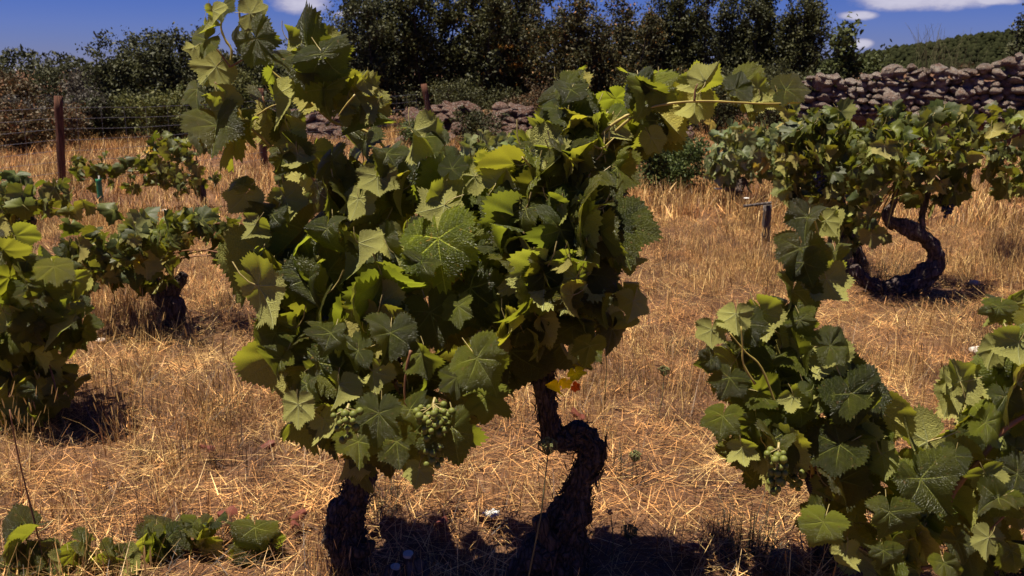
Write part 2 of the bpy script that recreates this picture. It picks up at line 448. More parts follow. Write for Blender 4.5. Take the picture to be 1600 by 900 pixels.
lit = [blade_clump('straw_mat', M['straw'], 60, .15, .04, .15, .0023, 0, 11, True),
       blade_clump('straw_mat', M['straw_red'], 60, .15, .03, .13, .0023, 0, 12, True),
       blade_clump('straw_mat', M['straw_red'], 50, .15, .02, .08, .003, 0, 13, True),
       blade_clump('straw_mat', M['straw_dark'], 26, .15, .05, .16, .002, 0, 14, True)]
scatter('dry_grass_litter', 'flattened broken straw lying over the reddish soil', lit, 1.5, 8., 105, seed=2)
upr = [blade_clump('straw_tuft', M['straw'], 44, .09, .06, .16, .0021, .35, 21),
       blade_clump('straw_tuft', M['straw'], 36, .10, .10, .24, .0021, .28, 22, heads=True),
       blade_clump('straw_tuft', M['straw_red'], 44, .10, .06, .16, .0021, .45, 23),
       blade_clump('straw_tuft', M['straw_dark'], 40, .10, .08, .22, .0019, .3, 25),
       blade_clump('straw_tuft', M['straw'], 34, .11, .07, .22, .0022, .6, 24)]
scatter('dry_grass_tufts', 'golden dry upright grass between the vines', upr, 1.6, 8., 72, seed=3, fn=upright)
fa = [blade_clump('far_straw', M['straw'], 60, .2, .10, .24, .0062, .35, 31),
      blade_clump('far_straw', M['straw'], 60, .2, .10, .26, .006, .35, 32),
      blade_clump('far_straw', M['straw_red'], 60, .22, .08, .24, .0066, .5, 33),
      blade_clump('far_straw', M['straw_red'], 60, .22, .04, .16, .0065, 0, 34, True)]
scatter('far_dry_grass', 'dry grass further off towards the fence and stone wall', fa, 7.6, 24., 22, seed=4, step=.6, fn=far_up)

# ------------------------------------------------------------------ vine leaves
VA = [0, 52, -52, 108, -108]
def leaf_mesh(name, m, seed, hi=True, curl=.25, fold=.12, roll=0., lobe=1., twist=0.):
    rr = random.Random(seed)
    j = lambda s: 1+rr.uniform(-s, s)
    half = {}
    for side in (1, -1):
        c = [(0, 1.0), (10, .89*j(.03)), (26, (.80-.06*lobe)*j(.05)), (40, .86*j(.03)), (52, .95*j(.05)), (66, .84*j(.04)),
             (80, (.76-.08*lobe)*j(.06)), (95, .78*j(.04)), (108, .82*j(.05)), (130, .73*j(.05)), (150, .64*j(.05)), (168, .50*j(.1)), (178, .08)]
        half[side] = c
    ns = [(0, 26, 8), (26, 80, 16), (80, 178, 22)] if hi else [(0, 26, 4), (26, 80, 7), (80, 178, 8)]
    def R0(th, side):
        c = half[side]; return float(np.interp(th, [q[0] for q in c], [q[1] for q in c]))
    angs = []
    for side in (1, -1):
        L = []
        for si, (a, b, n) in enumerate(ns):
            for k in range(n):
                L.append((a+(b-a)*k/n, si))
        L.append((178, 2))
        angs.append([(th*side, R0(th, side), i) for i, (th, si) in enumerate(L)])
    ring = list(reversed(angs[1]))[:-1]+angs[0]          # from -178 to 178 with tip in the middle
    fr = [.22, .45, .68, .86, 1.] if hi else [.5, 1.]
    n = len(ring); V = [(0, 0)]
    amp = .065 if hi else .10
    big = [rr.uniform(.5, 1.4) for _ in range(n)]
    for fi in fr:
        for k, (th, r, i) in enumerate(ring):
            tooth = (amp*big[k] if i % 2 == 0 else -amp*.75) if 3 < abs(th) < 172 else 0
            rr_ = r*fi*(1+tooth*max(0, fi-.6)/.4)
            V.append((rr_*math.sin(R(th)), rr_*math.cos(R(th))))
    ph = rr.uniform(0, 6); ph2 = rr.uniform(0, 6); wv = rr.uniform(.6, 1.4)
    def st(x, y, va):
        a = R(va); dx, dy = math.sin(a), math.cos(a)
        return x*dx+y*dy, abs(x*dy-y*dx)
    def nearest(x, y):
        a = math.degrees(math.atan2(x, y))
        return min(VA, key=lambda q: abs(q-a))
    out = []
    for (x, y) in V:
        rad = math.hypot(x, y); th = math.atan2(x, y)
        s, t_ = st(x, y, nearest(x, y)) if rad > 0 else (0, 0)
        z = .30*min(t_, .14)*(1 if rad < .9 else .8)
        z += fold*abs(x)*(1-.3*rad)+.05*wv*rad*rad*math.sin(3*th+ph)+.035*wv*rad**3*math.sin(7*th+ph2)+.02*noise.noise(Vector((x*4+seed, y*4, 0)))
        # bend along the length (curl) and across (roll)
        yb = y; zb = z
        if abs(curl) > 1e-3:
            k = curl*1.6; a = y*k; yb = math.sin(a)/k-z*math.sin(a); zb = -(1-math.cos(a))/k+z*math.cos(a)
        xb = x
        if abs(roll) > 1e-3:
            k = roll*1.8; a = x*k; xb = math.sin(a)/k; zb += -(1-math.cos(a))/k
        if twist:
            a = twist*y; xb, zb = xb*math.cos(a)-zb*math.sin(a), xb*math.sin(a)+zb*math.cos(a)
        out.append((xb, yb, zb))
    F = []; UV = []; FM = []
    def add(ix, thm):
        va = min(VA, key=lambda q: abs(q-thm))
        F.append(ix); FM.append(0)
        for i in ix: UV.append(st(V[i][0], V[i][1], va))
    for k in range(n-1):
        thm = (ring[k][0]+ring[k+1][0])/2
        add((0, 1+k+1, 1+k), thm)
        for q in range(len(fr)-1):
            a = 1+q*n+k; b = 1+(q+1)*n+k
            add((a, a+1, b+1, b), thm)
    # petiole
    pts = [Vector((0, 0, 0)), Vector((.0, -.13, -.10)), Vector((.03, -.34, -.16)), Vector((.05, -.6, -.14))]
    mb = MB(); mb.tube(pts, [.017, .013, .013, .015], 5 if hi else 3, False)
    o = len(out); out += [tuple(v) for v in mb.v]
    for f in mb.f:
        F.append(tuple(i+o for i in f)); FM.append(1); UV += [(.5, .5)]*4
    me = new_mesh(name, out, F, [m, M['petiole']], True, FM)
    # faces were wound so that +Z is the upper side
    uv = me.uv_layers.new(name='vein'); uv.data.foreach_set('uv', [c for p in UV for c in p])
    return me
def leaf_set(m, hi, seed0, n=12):
    L = []
    for k in range(n):
        rr = random.Random(seed0+k)
        L.append(leaf_mesh('leaf', m, seed0+k, hi, rr.uniform(.05, .95), rr.choice((rr.uniform(.0, .4), rr.uniform(.5, 1.15))), rr.uniform(-.15, .5), rr.uniform(-.3, 2.6), rr.uniform(-.8, .8)))
    return L
LH = leaf_set(M['leaf'], True, 100, 18)
LFLAT = [leaf_mesh('leaf', M['leaf'], 300+k, True, .25+.1*k, .10+.06*k, .05+.06*k, .4+.25*k, .1*k) for k in range(5)]
LNARROW = [leaf_mesh('leaf', M['leaf'], 400+k, True, .3, .55+.2*k, .1, .8, .9*(-1)**k) for k in range(4)]
LL = leaf_set(M['leaf_far'], False, 500, 8)
LP = leaf_set(M['leaf_pale'], False, 600, 6)

def basis(Tv, N, pos, s, sx=1.):
    N = N.normalized(); Tv = (Tv-N*Tv.dot(N)).normalized(); X = Tv.cross(N)
    m = Matrix((X*s*sx, Tv*s, N*s)).transposed().to_4x4(); m.translation = pos
    return m

def hero(parent, px, py, ln, ang, side, Y, roll=None, tint=None, tilt=0., rr=rnd, wide=1.):
    p = P(px, py, Y); s = ln*((p-CAM).dot(FWD))/FPX
    a = R(ang); Tv = RT*math.cos(a)+UPC*math.sin(a)
    narrow = roll is not None and abs(roll) > 40
    N = -FWD if side == 'F' else FWD
    ro = R(roll*1.15+rr.uniform(-24, 24))
    Tv = (Tv+(-FWD)*(tilt+rr.uniform(-.15, .15))).normalized()
    N = (N-Tv*N.dot(Tv)).normalized()
    N = Matrix.Rotation(ro, 3, Tv) @ N
    if side == 'F' and not narrow: N = (N+Vector((rr.uniform(-.5, .25), 0, rr.uniform(.0, .65)))).normalized()
    me = rr.choice(LNARROW) if narrow and rr.random() < .5 else rr.choice(LFLAT+LH[:9])
    o = part_at('leaf', me, parent, basis(Tv, N, p, s*.94, wide*rr.uniform(.8, 1.02)))
    if tint: o.color = (*tint, 1)
    return o

def inpoly(x, y, poly):
    c = False; n = len(poly)
    for i in range(n):
        x1, y1 = poly[i]; x2, y2 = poly[i-1]
        if (y1 > y) != (y2 > y) and x < (x2-x1)*(y-y1)/(y2-y1)+x1: c = not c
    return c

def fill(parent, poly, Y, D, n, size, meshes, seed, back=.3, canes=8, head=None, cane_r=.004, grow=1., lean=0., jit=9.):
    rr = random.Random(seed); xs = [p[0] for p in poly]; ys = [p[1] for p in poly]
    cx, cy = sum(xs)/len(xs), sum(ys)/len(ys); hx, hy = (max(xs)-min(xs))/2, (max(ys)-min(ys))/2
    C = P(cx, cy, Y); out = []; tries = 0
    while len(out) < n and tries < n*60:
        tries += 1
        x, y = rr.uniform(min(xs), max(xs)), rr.uniform(min(ys), max(ys))
        if not inpoly(x+rr.gauss(0, jit), y+rr.gauss(0, jit), poly): continue
        e = min(1., math.hypot((x-cx)/hx, (y-cy)/hy)); d = rr.uniform(-1, 1)
        if rr.random() < .25: d = -abs(d)**.5          # more of them on the near skin of the canopy
        p = P(x, y, Y-lean*(y-min(ys))/(max(ys)-min(ys))+d*D*math.sqrt(max(.08, 1-e*e*.85)))
        if p.z < gh(p.x, p.y)+.03: continue
        o = p-C; o = Vector((o.x, o.y*1.2, o.z*.4)); o = o.normalized() if o.length > 1e-4 else Vector((0, -1, 0))
        N = (o*.55+Vector((-.1, -.1, .35))+Vector((rr.gauss(0, .95), rr.gauss(0, .7), rr.gauss(0, .4)))).normalized()
        if rr.random() < back: N = -N; N.z = abs(N.z)*.5; N.normalize()
        Tv = Vector((0, 0, -1.5))+o*.25+Vector((rr.gauss(0, .55), rr.gauss(0, .5), rr.gauss(0, .3)))
        if abs(Tv.normalized().dot(N)) > .95: Tv += Vector((.5, 0, 0))
        s = size*rr.uniform(.42, 1.2); q = part_at('leaf', rr.choice(meshes), parent, basis(Tv, N, p, s))
        k = rr.uniform(.75, 1.25); q.color = (k*rr.uniform(.9, 1.15), k, k*rr.uniform(.8, 1.1), 1)
        if rr.random() < .008: q.color = (2.2, 1.4, .8, 1)
        out.append(p)
    if head is not None and out:
        for k in range(canes):
            e = rr.choice(out); h = head+Vector((rr.uniform(-.03, .03), rr.uniform(-.03, .03), rr.uniform(-.03, .03)))
            mid = (h+e)/2+Vector((rr.uniform(-.05, .05), rr.uniform(-.05, .05), .12*grow))
            pts = [((1-t)**2)*h+2*t*(1-t)*mid+t*t*e for t in np.linspace(0, 1, 9)]
            cane(parent, pts, cane_r*rr.uniform(.7, 1.3), brown=rr.random() < .6)
    return out

def cane(parent, pts, r, brown=False, tip=.5):
    mb = MB(); n = len(pts); W0 = parent_world(parent)
    pts = [Vector(p)-W0 for p in pts]
    rad = [r*(1-(1-tip)*i/(n-1))*(1.25 if i % 3 == 0 else 1) for i in range(n)]
    mb.tube(pts, rad, 6)
    return obj('cane', mb.mesh('cane', M['cane_brown' if brown else 'cane']), parent)
def cane_px(parent, pts, r, Y, **k):
    pp = spline([tuple(P(a, b, (c if c else Y))) for a, b, c in [(q+(None,))[:3] for q in pts]], 4)
    return cane(parent, [Vector(p) for p in pp], r, **k)

def trunk_px(parent, pts, Y, m, n=28, k=14, rough=.3, ridge=.3, seed=0., fq=9., name='trunk', floor=True, strips=0):
    W0 = parent_world(parent); L = []
    for q in pts:
        x, y, r = q[:3]; yy = q[3] if len(q) > 3 else Y
        p = P(x, y, yy); L.append((*p, r*mpp(yy)))
    if floor:
        g = gh(L[0][0], L[0][1]); L.insert(0, (L[0][0], L[0][1], g-.06, L[0][3]*1.15))
    S = spline(L, k); mb = MB()
    mb.tube([Vector(s[:3])-W0 for s in S], [max(.003, s[3]) for s in S], n, True, rough, seed, ridge, fq)
    o = obj(name, mb.mesh(name, m), parent)
    if strips:                            # shaggy peeling strips of bark lying along the trunk
        rr = random.Random(int(seed*7)+3); v = []; f = []
        for q in range(strips):
            i = rr.randrange(0, len(S)-8); ln = rr.randrange(4, 8+k//2); th = rr.uniform(0, 6.28); w = rr.uniform(.0025, .008); lift = rr.uniform(.0, .014); b = len(v); c = 0
            for j in range(ln):
                a = min(len(S)-2, i+j); p = Vector(S[a][:3]); d = (Vector(S[a+1][:3])-p).normalized(); u = d.orthogonal().normalized(); t2 = d.cross(u)
                e = u*math.cos(th+j*.02)+t2*math.sin(th+j*.02); sd = d.cross(e); tt = j/max(1, ln-1)
                q0 = p-W0+e*(S[a][3]*(1.05+rough*.35*noise.noise(p*20.))+lift*(2*tt-1)**2)
                ww = w*(1-.8*abs(2*tt-1)); v += [q0-sd*ww, q0+e*.003, q0+sd*ww]; c += 1
            for j in range(c-1):
                f += [(b+3*j, b+3*j+1, b+3*j+4, b+3*j+3), (b+3*j+1, b+3*j+2, b+3*j+5, b+3*j+4)]
        tag(obj('bark_strips', new_mesh('bark_strips', v, f, m, False), parent), kind='stuff')
    return o

IC2 = ico(2)
def grape_mesh(m):
    return new_mesh('grape', [Vector(v)*Vector((1, 1, 1)).length/1.732 for v in IC2[0]], IC2[1], m)
GM = grape_mesh(M['grape']); GB = grape_mesh(M['grape_black'])
def bunch(parent, px, py, Y, wpx, hpx, n, r, me=GM, seed=1):
    rr = random.Random(seed); top = P(px, py-hpx/2, Y); k = mpp(Y); b = obj('grape_bunch', None, parent, top-parent_world(parent))
    hh = hpx*k; ww = wpx*k/2; mb = MB(); W = Vector((0, 0, 0)); pl = []
    mb.tube([(.004, .012, .014), (0, 0, 0), (0, 0, -hh*.5), (0, 0, -hh*.95)], [.003, .003, .0025, .0015], 5)
    tries = 0
    while len(pl) < n and tries < 4000:
        tries += 1; t = rr.random(); rad = ww*(1-.65*t)*math.sqrt(rr.random()); th = rr.uniform(0, 6.28)
        p = Vector((rad*math.cos(th), rad*math.sin(th), -t*hh))
        if any((p-q).length < r*1.75 for q in pl): continue
        pl.append(p); g = obj('grape', me, b, p); s = r*rr.uniform(.72, 1.1); g.scale = (s, s, s*1.06)
        a = rr.uniform(.8, 1.15); g.color = (a, a, a, 1)
        mb.tube([p*.999, Vector((0, 0, p.z+.01))], [.0012, .0012], 3, False)
    obj('stalk', mb.mesh('stalk', M['petiole']), b)
    return b

# ------------------------------------------------------------------ near vine on the left (two trunks stand side by side)
YC = 2.12
VG = 'bush vines growing in the vineyard'
b1 = P(545, 900, 2.15); V1 = thing('grape_vine', Vector((b1.x, b1.y, 0)), 'large leafy near vine in the middle left, tall shoot against the sky, two green bunches', 'grape vine', VG)
b2 = P(870, 900, 2.15); V2 = thing('grape_vine', Vector((b2.x, b2.y, 0)), 'near vine on a black trunk bent like a swan neck, one long shoot reaching right', 'grape vine', VG)
trunk_px(V1, [(548, 900, 31), (545, 870, 31), (538, 838, 33), (540, 808, 28), (552, 780, 23), (562, 752, 22), (566, 715, 21), (580, 665, 16), (600, 600, 12), (620, 540, 9)], 2.15, M['bark'], 48, 18, .34, .38, 1., 13., strips=170)
trunk_px(V2, [(868, 900, 53), (872, 862, 49), (884, 822, 35), (898, 785, 26), (910, 750, 20), (922, 722, 21), (926, 700, 22), (908, 684, 22), (884, 687, 19), (864, 680, 18), (856, 655, 17), (853, 625, 15), (850, 590, 18), (846, 550, 14), (858, 500, 10), (870, 440, 7)], 2.15, M['bark'], 48, 16, .32, .38, 2., 13., strips=260)
trunk_px(V2, [(806, 905, 20), (820, 880, 22), (846, 868, 26), (870, 866, 22)], 2.10, M['bark'], 24, 8, .3, .3, 5., name='root_burl')
trunk_px(V2, [(866, 850, 20), (850, 830, 15), (843, 808, 11)], 2.10, M['bark'], 20, 8, .3, .3, 6., name='trunk_stub', floor=False)
trunk_px(V1, [(556, 862, 14), (574, 858, 10), (582, 846, 6)], 2.12, M['bark'], 16, 6, .3, .3, 8., name='trunk_stub', floor=False)

polyL = [(375, 450), (385, 390), (415, 330), (445, 295), (500, 290), (560, 290), (615, 255), (680, 250), (760, 260), (820, 260), (838, 330), (830, 450), (815, 540), (785, 585), (740, 660),
         (700, 690), (655, 720), (600, 710), (560, 705), (515, 690), (480, 640), (450, 610), (420, 560), (400, 510)]
polyR = [(790, 260), (830, 230), (880, 190), (940, 190), (975, 215), (972, 270), (950, 330), (955, 420), (955, 450), (935, 490), (930, 520), (890, 545), (860, 530), (815, 540), (790, 480), (780, 350)]
SZ = .135
fill(V1, polyL, YC+.16, .24, 182, SZ*.84, LH, 21, .3, 16, P(590, 620, 2.15), .005, lean=.25)
fill(V2, polyR, YC+.03, .2, 170, SZ*.74, LH, 22, .35, 10, P(860, 470, 2.15), .005, lean=.18)

fill(V1, [(470, 80), (520, 95), (600, 130), (610, 190), (620, 225), (590, 285), (500, 285), (440, 240), (380, 235), (330, 215), (305, 150), (350, 110), (390, 20), (420, 60)], YC+.08, .1, 20, SZ*.75, LH, 23, .5)
fill(V2, [(850, 130), (930, 125), (1010, 135), (1030, 215), (960, 240), (860, 220)], YC+.08, .1, 22, SZ*.75, LH, 24, .4)
HL = [  # photo pixel of the leaf's base, length, direction of its tip, side seen, roll
 (347, 12, 34, -75, 'F', 10), (332, 17, 32, -80, 'B', 50), (391, 21, 40, 5, 'B', -10), (400, 60, 56, -60, 'F', 15), (375, 42, 44, -115, 'F', 30),
 (322, 36, 28, -95, 'B', 10), (324, 62, 38, -150, 'F', 10), (303, 74, 24, 200, 'B', 30), (338, 104, 46, -125, 'B', 5), (352, 155, 44, -60, 'B', 55),
 (308, 140, 42, -75, 'F', 0), (330, 172, 54, -56, 'B', 40), (338, 196, 66, -85, 'F', -10), (320, 200, 50, -110, 'F', 20), (393, 201, 42, -85, 'F', 5), (388, 172, 20, -80, 'F', 0),
 (492, 78, 78, -97, 'B', 48), (504, 84, 66, -60, 'F', 0), (506, 140, 56, -85, 'F', -15), (556, 148, 62, -60, 'B', 0), (545, 165, 40, -98, 'B', 30),
 (427, 150, 62, -72, 'B', 35), (450, 62, 52, -85, 'B', 52), (455, 205, 55, -80, 'B', 30), (465, 240, 42, -84, 'B', 15), (470, 240, 56, -40, 'F', 40),
 (440, 248, 30, -110, 'F', 0), (383, 304, 46, -125, 'B', -5), (380, 290, 34, 140, 'F', 20), (590, 275, 46, -88, 'B', 0), (600, 245, 62, -110, 'F', 20),
 (604, 240, 60, -60, 'F', -30), (645, 205, 66, -88, 'B', 45), (660, 215, 50, -70, 'F', -30), (698, 312, 56, 150, 'B', 5), (695, 320, 58, 205, 'B', 20),
 (512, 357, 60, -80, 'F', 5), (446, 310, 52, -70, 'B', 15), (425, 335, 50, -110, 'F', 0), (560, 310, 44, -100, 'B', 30), (685, 372, 96, -86, 'F', 0),
 (670, 372, 56, -170, 'F', 20), (783, 338, 58, 215, 'F', 8), (706, 264, 34, 65, 'F', 0), (742, 275, 48, 175, 'B', 5), (775, 285, 40, 60, 'B', 10),
 (480, 437, 62, -72, 'F', 0), (398, 405, 50, -108, 'F', 50), (402, 446, 92, -50, 'B', 45), (575, 453, 42, -155, 'F', 10), (585, 453, 36, -30, 'F', -10),
 (517, 520, 50, -100, 'F', 0), (594, 474, 76, -76, 'B', 30), (672, 488, 70, -75, 'F', 5), (716, 478, 40, -80, 'F', 0), (560, 548, 50, 195, 'F', 0),
 (582, 580, 44, -80, 'B', 50), (660, 552, 50, -75, 'F', 45), (712, 590, 40, -90, 'F', 10), (440, 560, 48, -120, 'F', 15), (486, 574, 24, 30, 'F', 0),
 (706, 668, 78, -76, 'F', 12), (506, 655, 56, -50, 'B', 25), (466, 632, 44, -88, 'B', 20), (592, 645, 62, -95, 'F', 0), (620, 690, 50, -80, 'F', 0),
 (655, 735, 36, -100, 'B', 30), (560, 690, 50, -80, 'F', 10), (480, 600, 62, -95, 'F', 40), (430, 520, 50, -110, 'F', 5), (640, 640, 50, -60, 'F', -30),
 (745, 560, 80, -55, 'F', 25), (760, 620, 60, -85, 'F', 20), (735, 450, 90, -40, 'F', 25), (400, 350, 40, 240, 'B', 10), (520, 250, 52, -70, 'F', 20), (610, 520, 60, -100, 'F', 15),
 (530, 600, 46, -95, 'B', 25), (690, 270, 52, -120, 'B', 10), (765, 395, 66, -88, 'F', 45), (660, 410, 50, 250, 'F', 20), (615, 395, 44, -60, 'B', 40), (560, 380, 46, -80, 'B', 35)]
HR = [(825, 243, 100, -84, 'B', 46), (842, 232, 52, 95, 'B', 5), (852, 232, 48, -60, 'B', 10), (846, 205, 40, 80, 'B', 0), (893, 240, 46, -62, 'F', 10), (882, 200, 52, -110, 'F', 20),
 (937, 222, 52, -25, 'B', 0), (965, 262, 62, -92, 'F', 15), (899, 310, 46, 160, 'B', 0), (930, 275, 46, -95, 'B', 30), (906, 335, 54, -82, 'B', 10), (985, 350, 58, -82, 'B', 15),
 (830, 378, 48, -70, 'B', 55), (915, 428, 56, -72, 'F', 0), (838, 462, 38, -140, 'F', 0), (850, 470, 36, -30, 'F', 5), (892, 458, 28, -90, 'F', 0), (975, 455, 44, -75, 'F', 10), (990, 470, 40, -100, 'B', 10),
 (900, 548, 24, -95, 'B', 20), (892, 140, 40, -110, 'F', 0), (896, 138, 36, 60, 'F', 10), (888, 136, 34, 120, 'F', 5), (892, 180, 66, -76, 'F', 20), (870, 165, 40, -100, 'F', 10),
 (1007, 135, 74, -95, 'F', 5), (1010, 140, 56, -40, 'F', 35), (1003, 130, 44, 150, 'F', 0), (1012, 130, 30, 100, 'B', 60), (1088, 130, 44, 100, 'B', 10), (1086, 158, 48, -95, 'B', 45), (1102, 128, 40, 55, 'B', 15),
 (1151, 142, 70, -76, 'F', 0), (1150, 140, 40, 20, 'F', 30), (1186, 140, 32, -45, 'B', 10), (1184, 138, 26, 100, 'B', 20), (1215, 150, 30, -70, 'B', 20), (1228, 140, 44, 8, 'F', 10), (1018, 215, 34, -60, 'B', 10),
 (960, 250, 55, -80, 'F', 30), (950, 350, 54, -75, 'F', 10), (980, 400, 44, -80, 'B', 10), (870, 350, 54, -92, 'B', 40), (860, 395, 40, -70, 'F', 0), (975, 500, 34, -100, 'B', 10), (940, 475, 50, -85, 'F', 20),
 (922, 540, 40, -100, 'F', 30), (880, 300, 50, -100, 'F', 30), (958, 195, 44, 240, 'B', 10), (940, 395, 44, -110, 'F', 20), (1175, 150, 40, -70, 'B', 20)]
hr = random.Random(5)
for i, (x, y, l, a, s, ro) in enumerate(HL):
    k = hr.uniform(.85, 1.2); ti = (k, k, k)
    if (x, y) == (685, 372): ti = (2.0, 2.1, .9)
    if (x, y) == (783, 338): ti = (1.5, 1.5, .9)
    hero(V1, x, y, l, a, s, YC-.02-.33*max(0, y-240)/460+hr.uniform(-.06, .06), ro, ti, .1, hr)
for i, (x, y, l, a, s, ro) in enumerate(HR):
    k = hr.uniform(.85, 1.25); ti = (k, k, k)
    hero(V2, x, y, l, a, s, YC-.02-.22*max(0, y-220)/330+hr.uniform(-.05, .05), ro, ti, .1, hr)
for (x, y, l, a, tint) in ((900, 583, 22, -60, (5, 5, .8)), (873, 602, 24, -85, (8, 6.6, .8)), (884, 597, 14, -110, (7, 5.5, .8)), (898, 604, 12, -30, (5, .9, .6)), (912, 565, 24, -100, (2.2, 1.8, 1))):
    hero(V2, x, y, l, a, 'F', 2.05, 10, tint, 0, hr)
# shoots
cane_px(V1, [(455, 330), (430, 240), (392, 200), (372, 172), (360, 145), (358, 110), (362, 80), (352, 62), (345, 40), (352, 10), (350, -20)], .0042, 2.16)
cane_px(V1, [(520, 330), (480, 265), (440, 225), (420, 185), (410, 150)], .0038, 2.2, brown=True)
cane_px(V1, [(640, 330), (600, 230), (560, 200), (520, 190), (468, 145), (425, 112), (400, 80), (378, 40), (374, 10), (380, -20)], .0042, 2.22)
cane_px(V1, [(375, 32), (385, 28), (391, 20)], .002, 2.12, brown=True)
cane_px(V1, [(360, 105), (345, 85), (330, 66)], .0022, 2.1, brown=True)
cane_px(V1, [(361, 104), (378, 94), (392, 90)], .002, 2.12, brown=True)
cane_px(V1, [(359, 148), (345, 138), (335, 128)], .002, 2.1, brown=True)
cane_px(V1, [(555, 148), (540, 165), (528, 182)], .0026, 2.05)
cane_px(V1, [(402, 180), (420, 168), (432, 163)], .0024, 2.1)
cane_px(V1, [(642, 548), (636, 570), (634, 585), (632, 612), (636, 640), (650, 655)], .0034, 1.84, brown=True)
cane_px(V2, [(855, 430), (850, 350), (855, 330), (880, 300), (905, 260), (925, 225), (950, 200), (970, 186), (985, 178)], .0042, 2.05, tip=.8)
cane_px(V2, [(905, 260, 2.06), (950, 215, 2.06), (1000, 175, 2.06), (1045, 162, 2.05), (1100, 158, 2.05), (1150, 160, 2.05), (1200, 162, 2.06), (1250, 160, 2.07)], .0034, 2.05)
cane_px(V2, [(858, 330), (845, 290), (830, 262), (815, 245)], .0032, 1.98)
cane_px(V2, [(860, 340), (870, 250), (888, 180), (893, 145)], .0036, 2.1, brown=True)
cane_px(V2, [(1085, 158), (1086, 142), (1090, 131)], .0024, 2.03, brown=True)
cane_px(V2, [(925, 225), (940, 232), (960, 215)], .0028, 2.0)
bunch(V1, 541, 667, 1.73, 44, 46, 18, .0084, GM, 1)
bunch(V1, 676, 682, 1.77, 66, 96, 56, .0084, GM, 2)
bunch(V2, 838, 545, 2.12, 40, 50, 24, .0085, GM, 3)
bunch(V2, 872, 426, 2.08, 34, 30, 14, .009, GM, 4)

# ------------------------------------------------------------------ near vines on the right
b = P(1290, 900, 2.2); V3 = thing('grape_vine', Vector((b.x, b.y, 0)), 'vine at the bottom right, one upright leafy shoot, green bunch at left', 'grape vine', VG)
trunk_px(V3, [(1292, 905, 22), (1290, 880, 20), (1286, 840, 17), (1290, 800, 14), (1270, 750, 11), (1250, 690, 9)], 2.25, M['bark'], 24, 10, .3, .3, 3.)
pV3 = [(1110, 600), (1120, 540), (1160, 520), (1210, 520), (1235, 500), (1290, 545), (1330, 570), (1370, 620), (1400, 690), (1440, 720), (1450, 800), (1420, 860), (1400, 900), (1340, 900), (1330, 830), (1270, 770), (1240, 730), (1180, 720), (1140, 690), (1105, 650)]
fill(V3, pV3, 2.18, .18, 100, .10, LH, 31, .3, 9, P(1270, 740, 2.2), .004, lean=.2)
H3 = [(1262, 340, 48, -100, 'F', 10), (1290, 345, 34, -60, 'B', 10), (1288, 350, 48, -42, 'B', 20), (1305, 395, 42, -85, 'F', 40), (1272, 338, 26, 60, 'B', 10), (1250, 388, 56, -100, 'F', 5), (1256, 410, 52, -75, 'F', 25), (1292, 436, 56, -62, 'B', 0),
 (1290, 440, 48, -100, 'B', 5), (1238, 455, 56, -110, 'F', 10), (1225, 480, 40, -130, 'F', 10), (1250, 500, 44, -60, 'F', 20), (1293, 540, 48, 200, 'F', 5), (1297, 540, 46, 0, 'F', 0), (1293, 548, 60, -115, 'B', 20), (1308, 552, 36, -60, 'B', 0), (1150, 490, 40, -92, 'B', 5),
 (1112, 515, 38, -100, 'B', 5), (1190, 488, 62, -70, 'B', 40), (1165, 505, 44, -60, 'F', 20), (1182, 612, 62, -110, 'F', 5), (1186, 612, 50, -20, 'F', 10), (1330, 615, 82, -70, 'F', 0), (1325, 612, 60, -150, 'F', 5), (1337, 610, 70, -5, 'F', 5), (1318, 697, 70, -135, 'F', 0), (1312, 695, 70, 195, 'F', 10),
 (1325, 668, 78, -58, 'B', 40), (1450, 690, 80, 205, 'B', 0), (1438, 748, 76, -60, 'F', 0), (1432, 745, 58, -120, 'F', 5), (1390, 800, 62, -95, 'F', 10), (1350, 768, 44, -60, 'F', 0), (1280, 798, 36, 160, 'F', 0), (1286, 815, 56, -110, 'F', 15), (1322, 862, 40, -85, 'B', 0),
 (1250, 640, 40, -80, 'F', 0), (1180, 660, 40, -90, 'F', 10), (1140, 590, 44, -110, 'F', 20), (1130, 650, 48, -100, 'F', 15), (1160, 700, 40, -80, 'B', 40), (1240, 620, 40, -60, 'B', 10), (1290, 600, 60, -80, 'F', 30), (1110, 560, 34, 210, 'F', 0), (1380, 860, 40, -95, 'F', 0)]
b = P(1590, 900, 2.1); V4 = thing('grape_vine', Vector((b.x, b.y, 0)), 'vine cut off by the right edge of the photo, large pale leaves above the corner', 'grape vine', VG)
trunk_px(V4, [(1640, 905, 22), (1630, 850, 18), (1600, 780, 12), (1570, 720, 8)], 2.2, M['bark'], 24, 8, .3, .3, 4.)
pV4 = [(1480, 680), (1520, 620), (1560, 560), (1600, 520), (1700, 500), (1760, 640), (1740, 860), (1600, 900), (1480, 900), (1450, 860), (1470, 780)]
fill(V4, pV4, 2.15, .2, 80, .11, LH, 41, .3, 6, P(1600, 780, 2.2), .004)
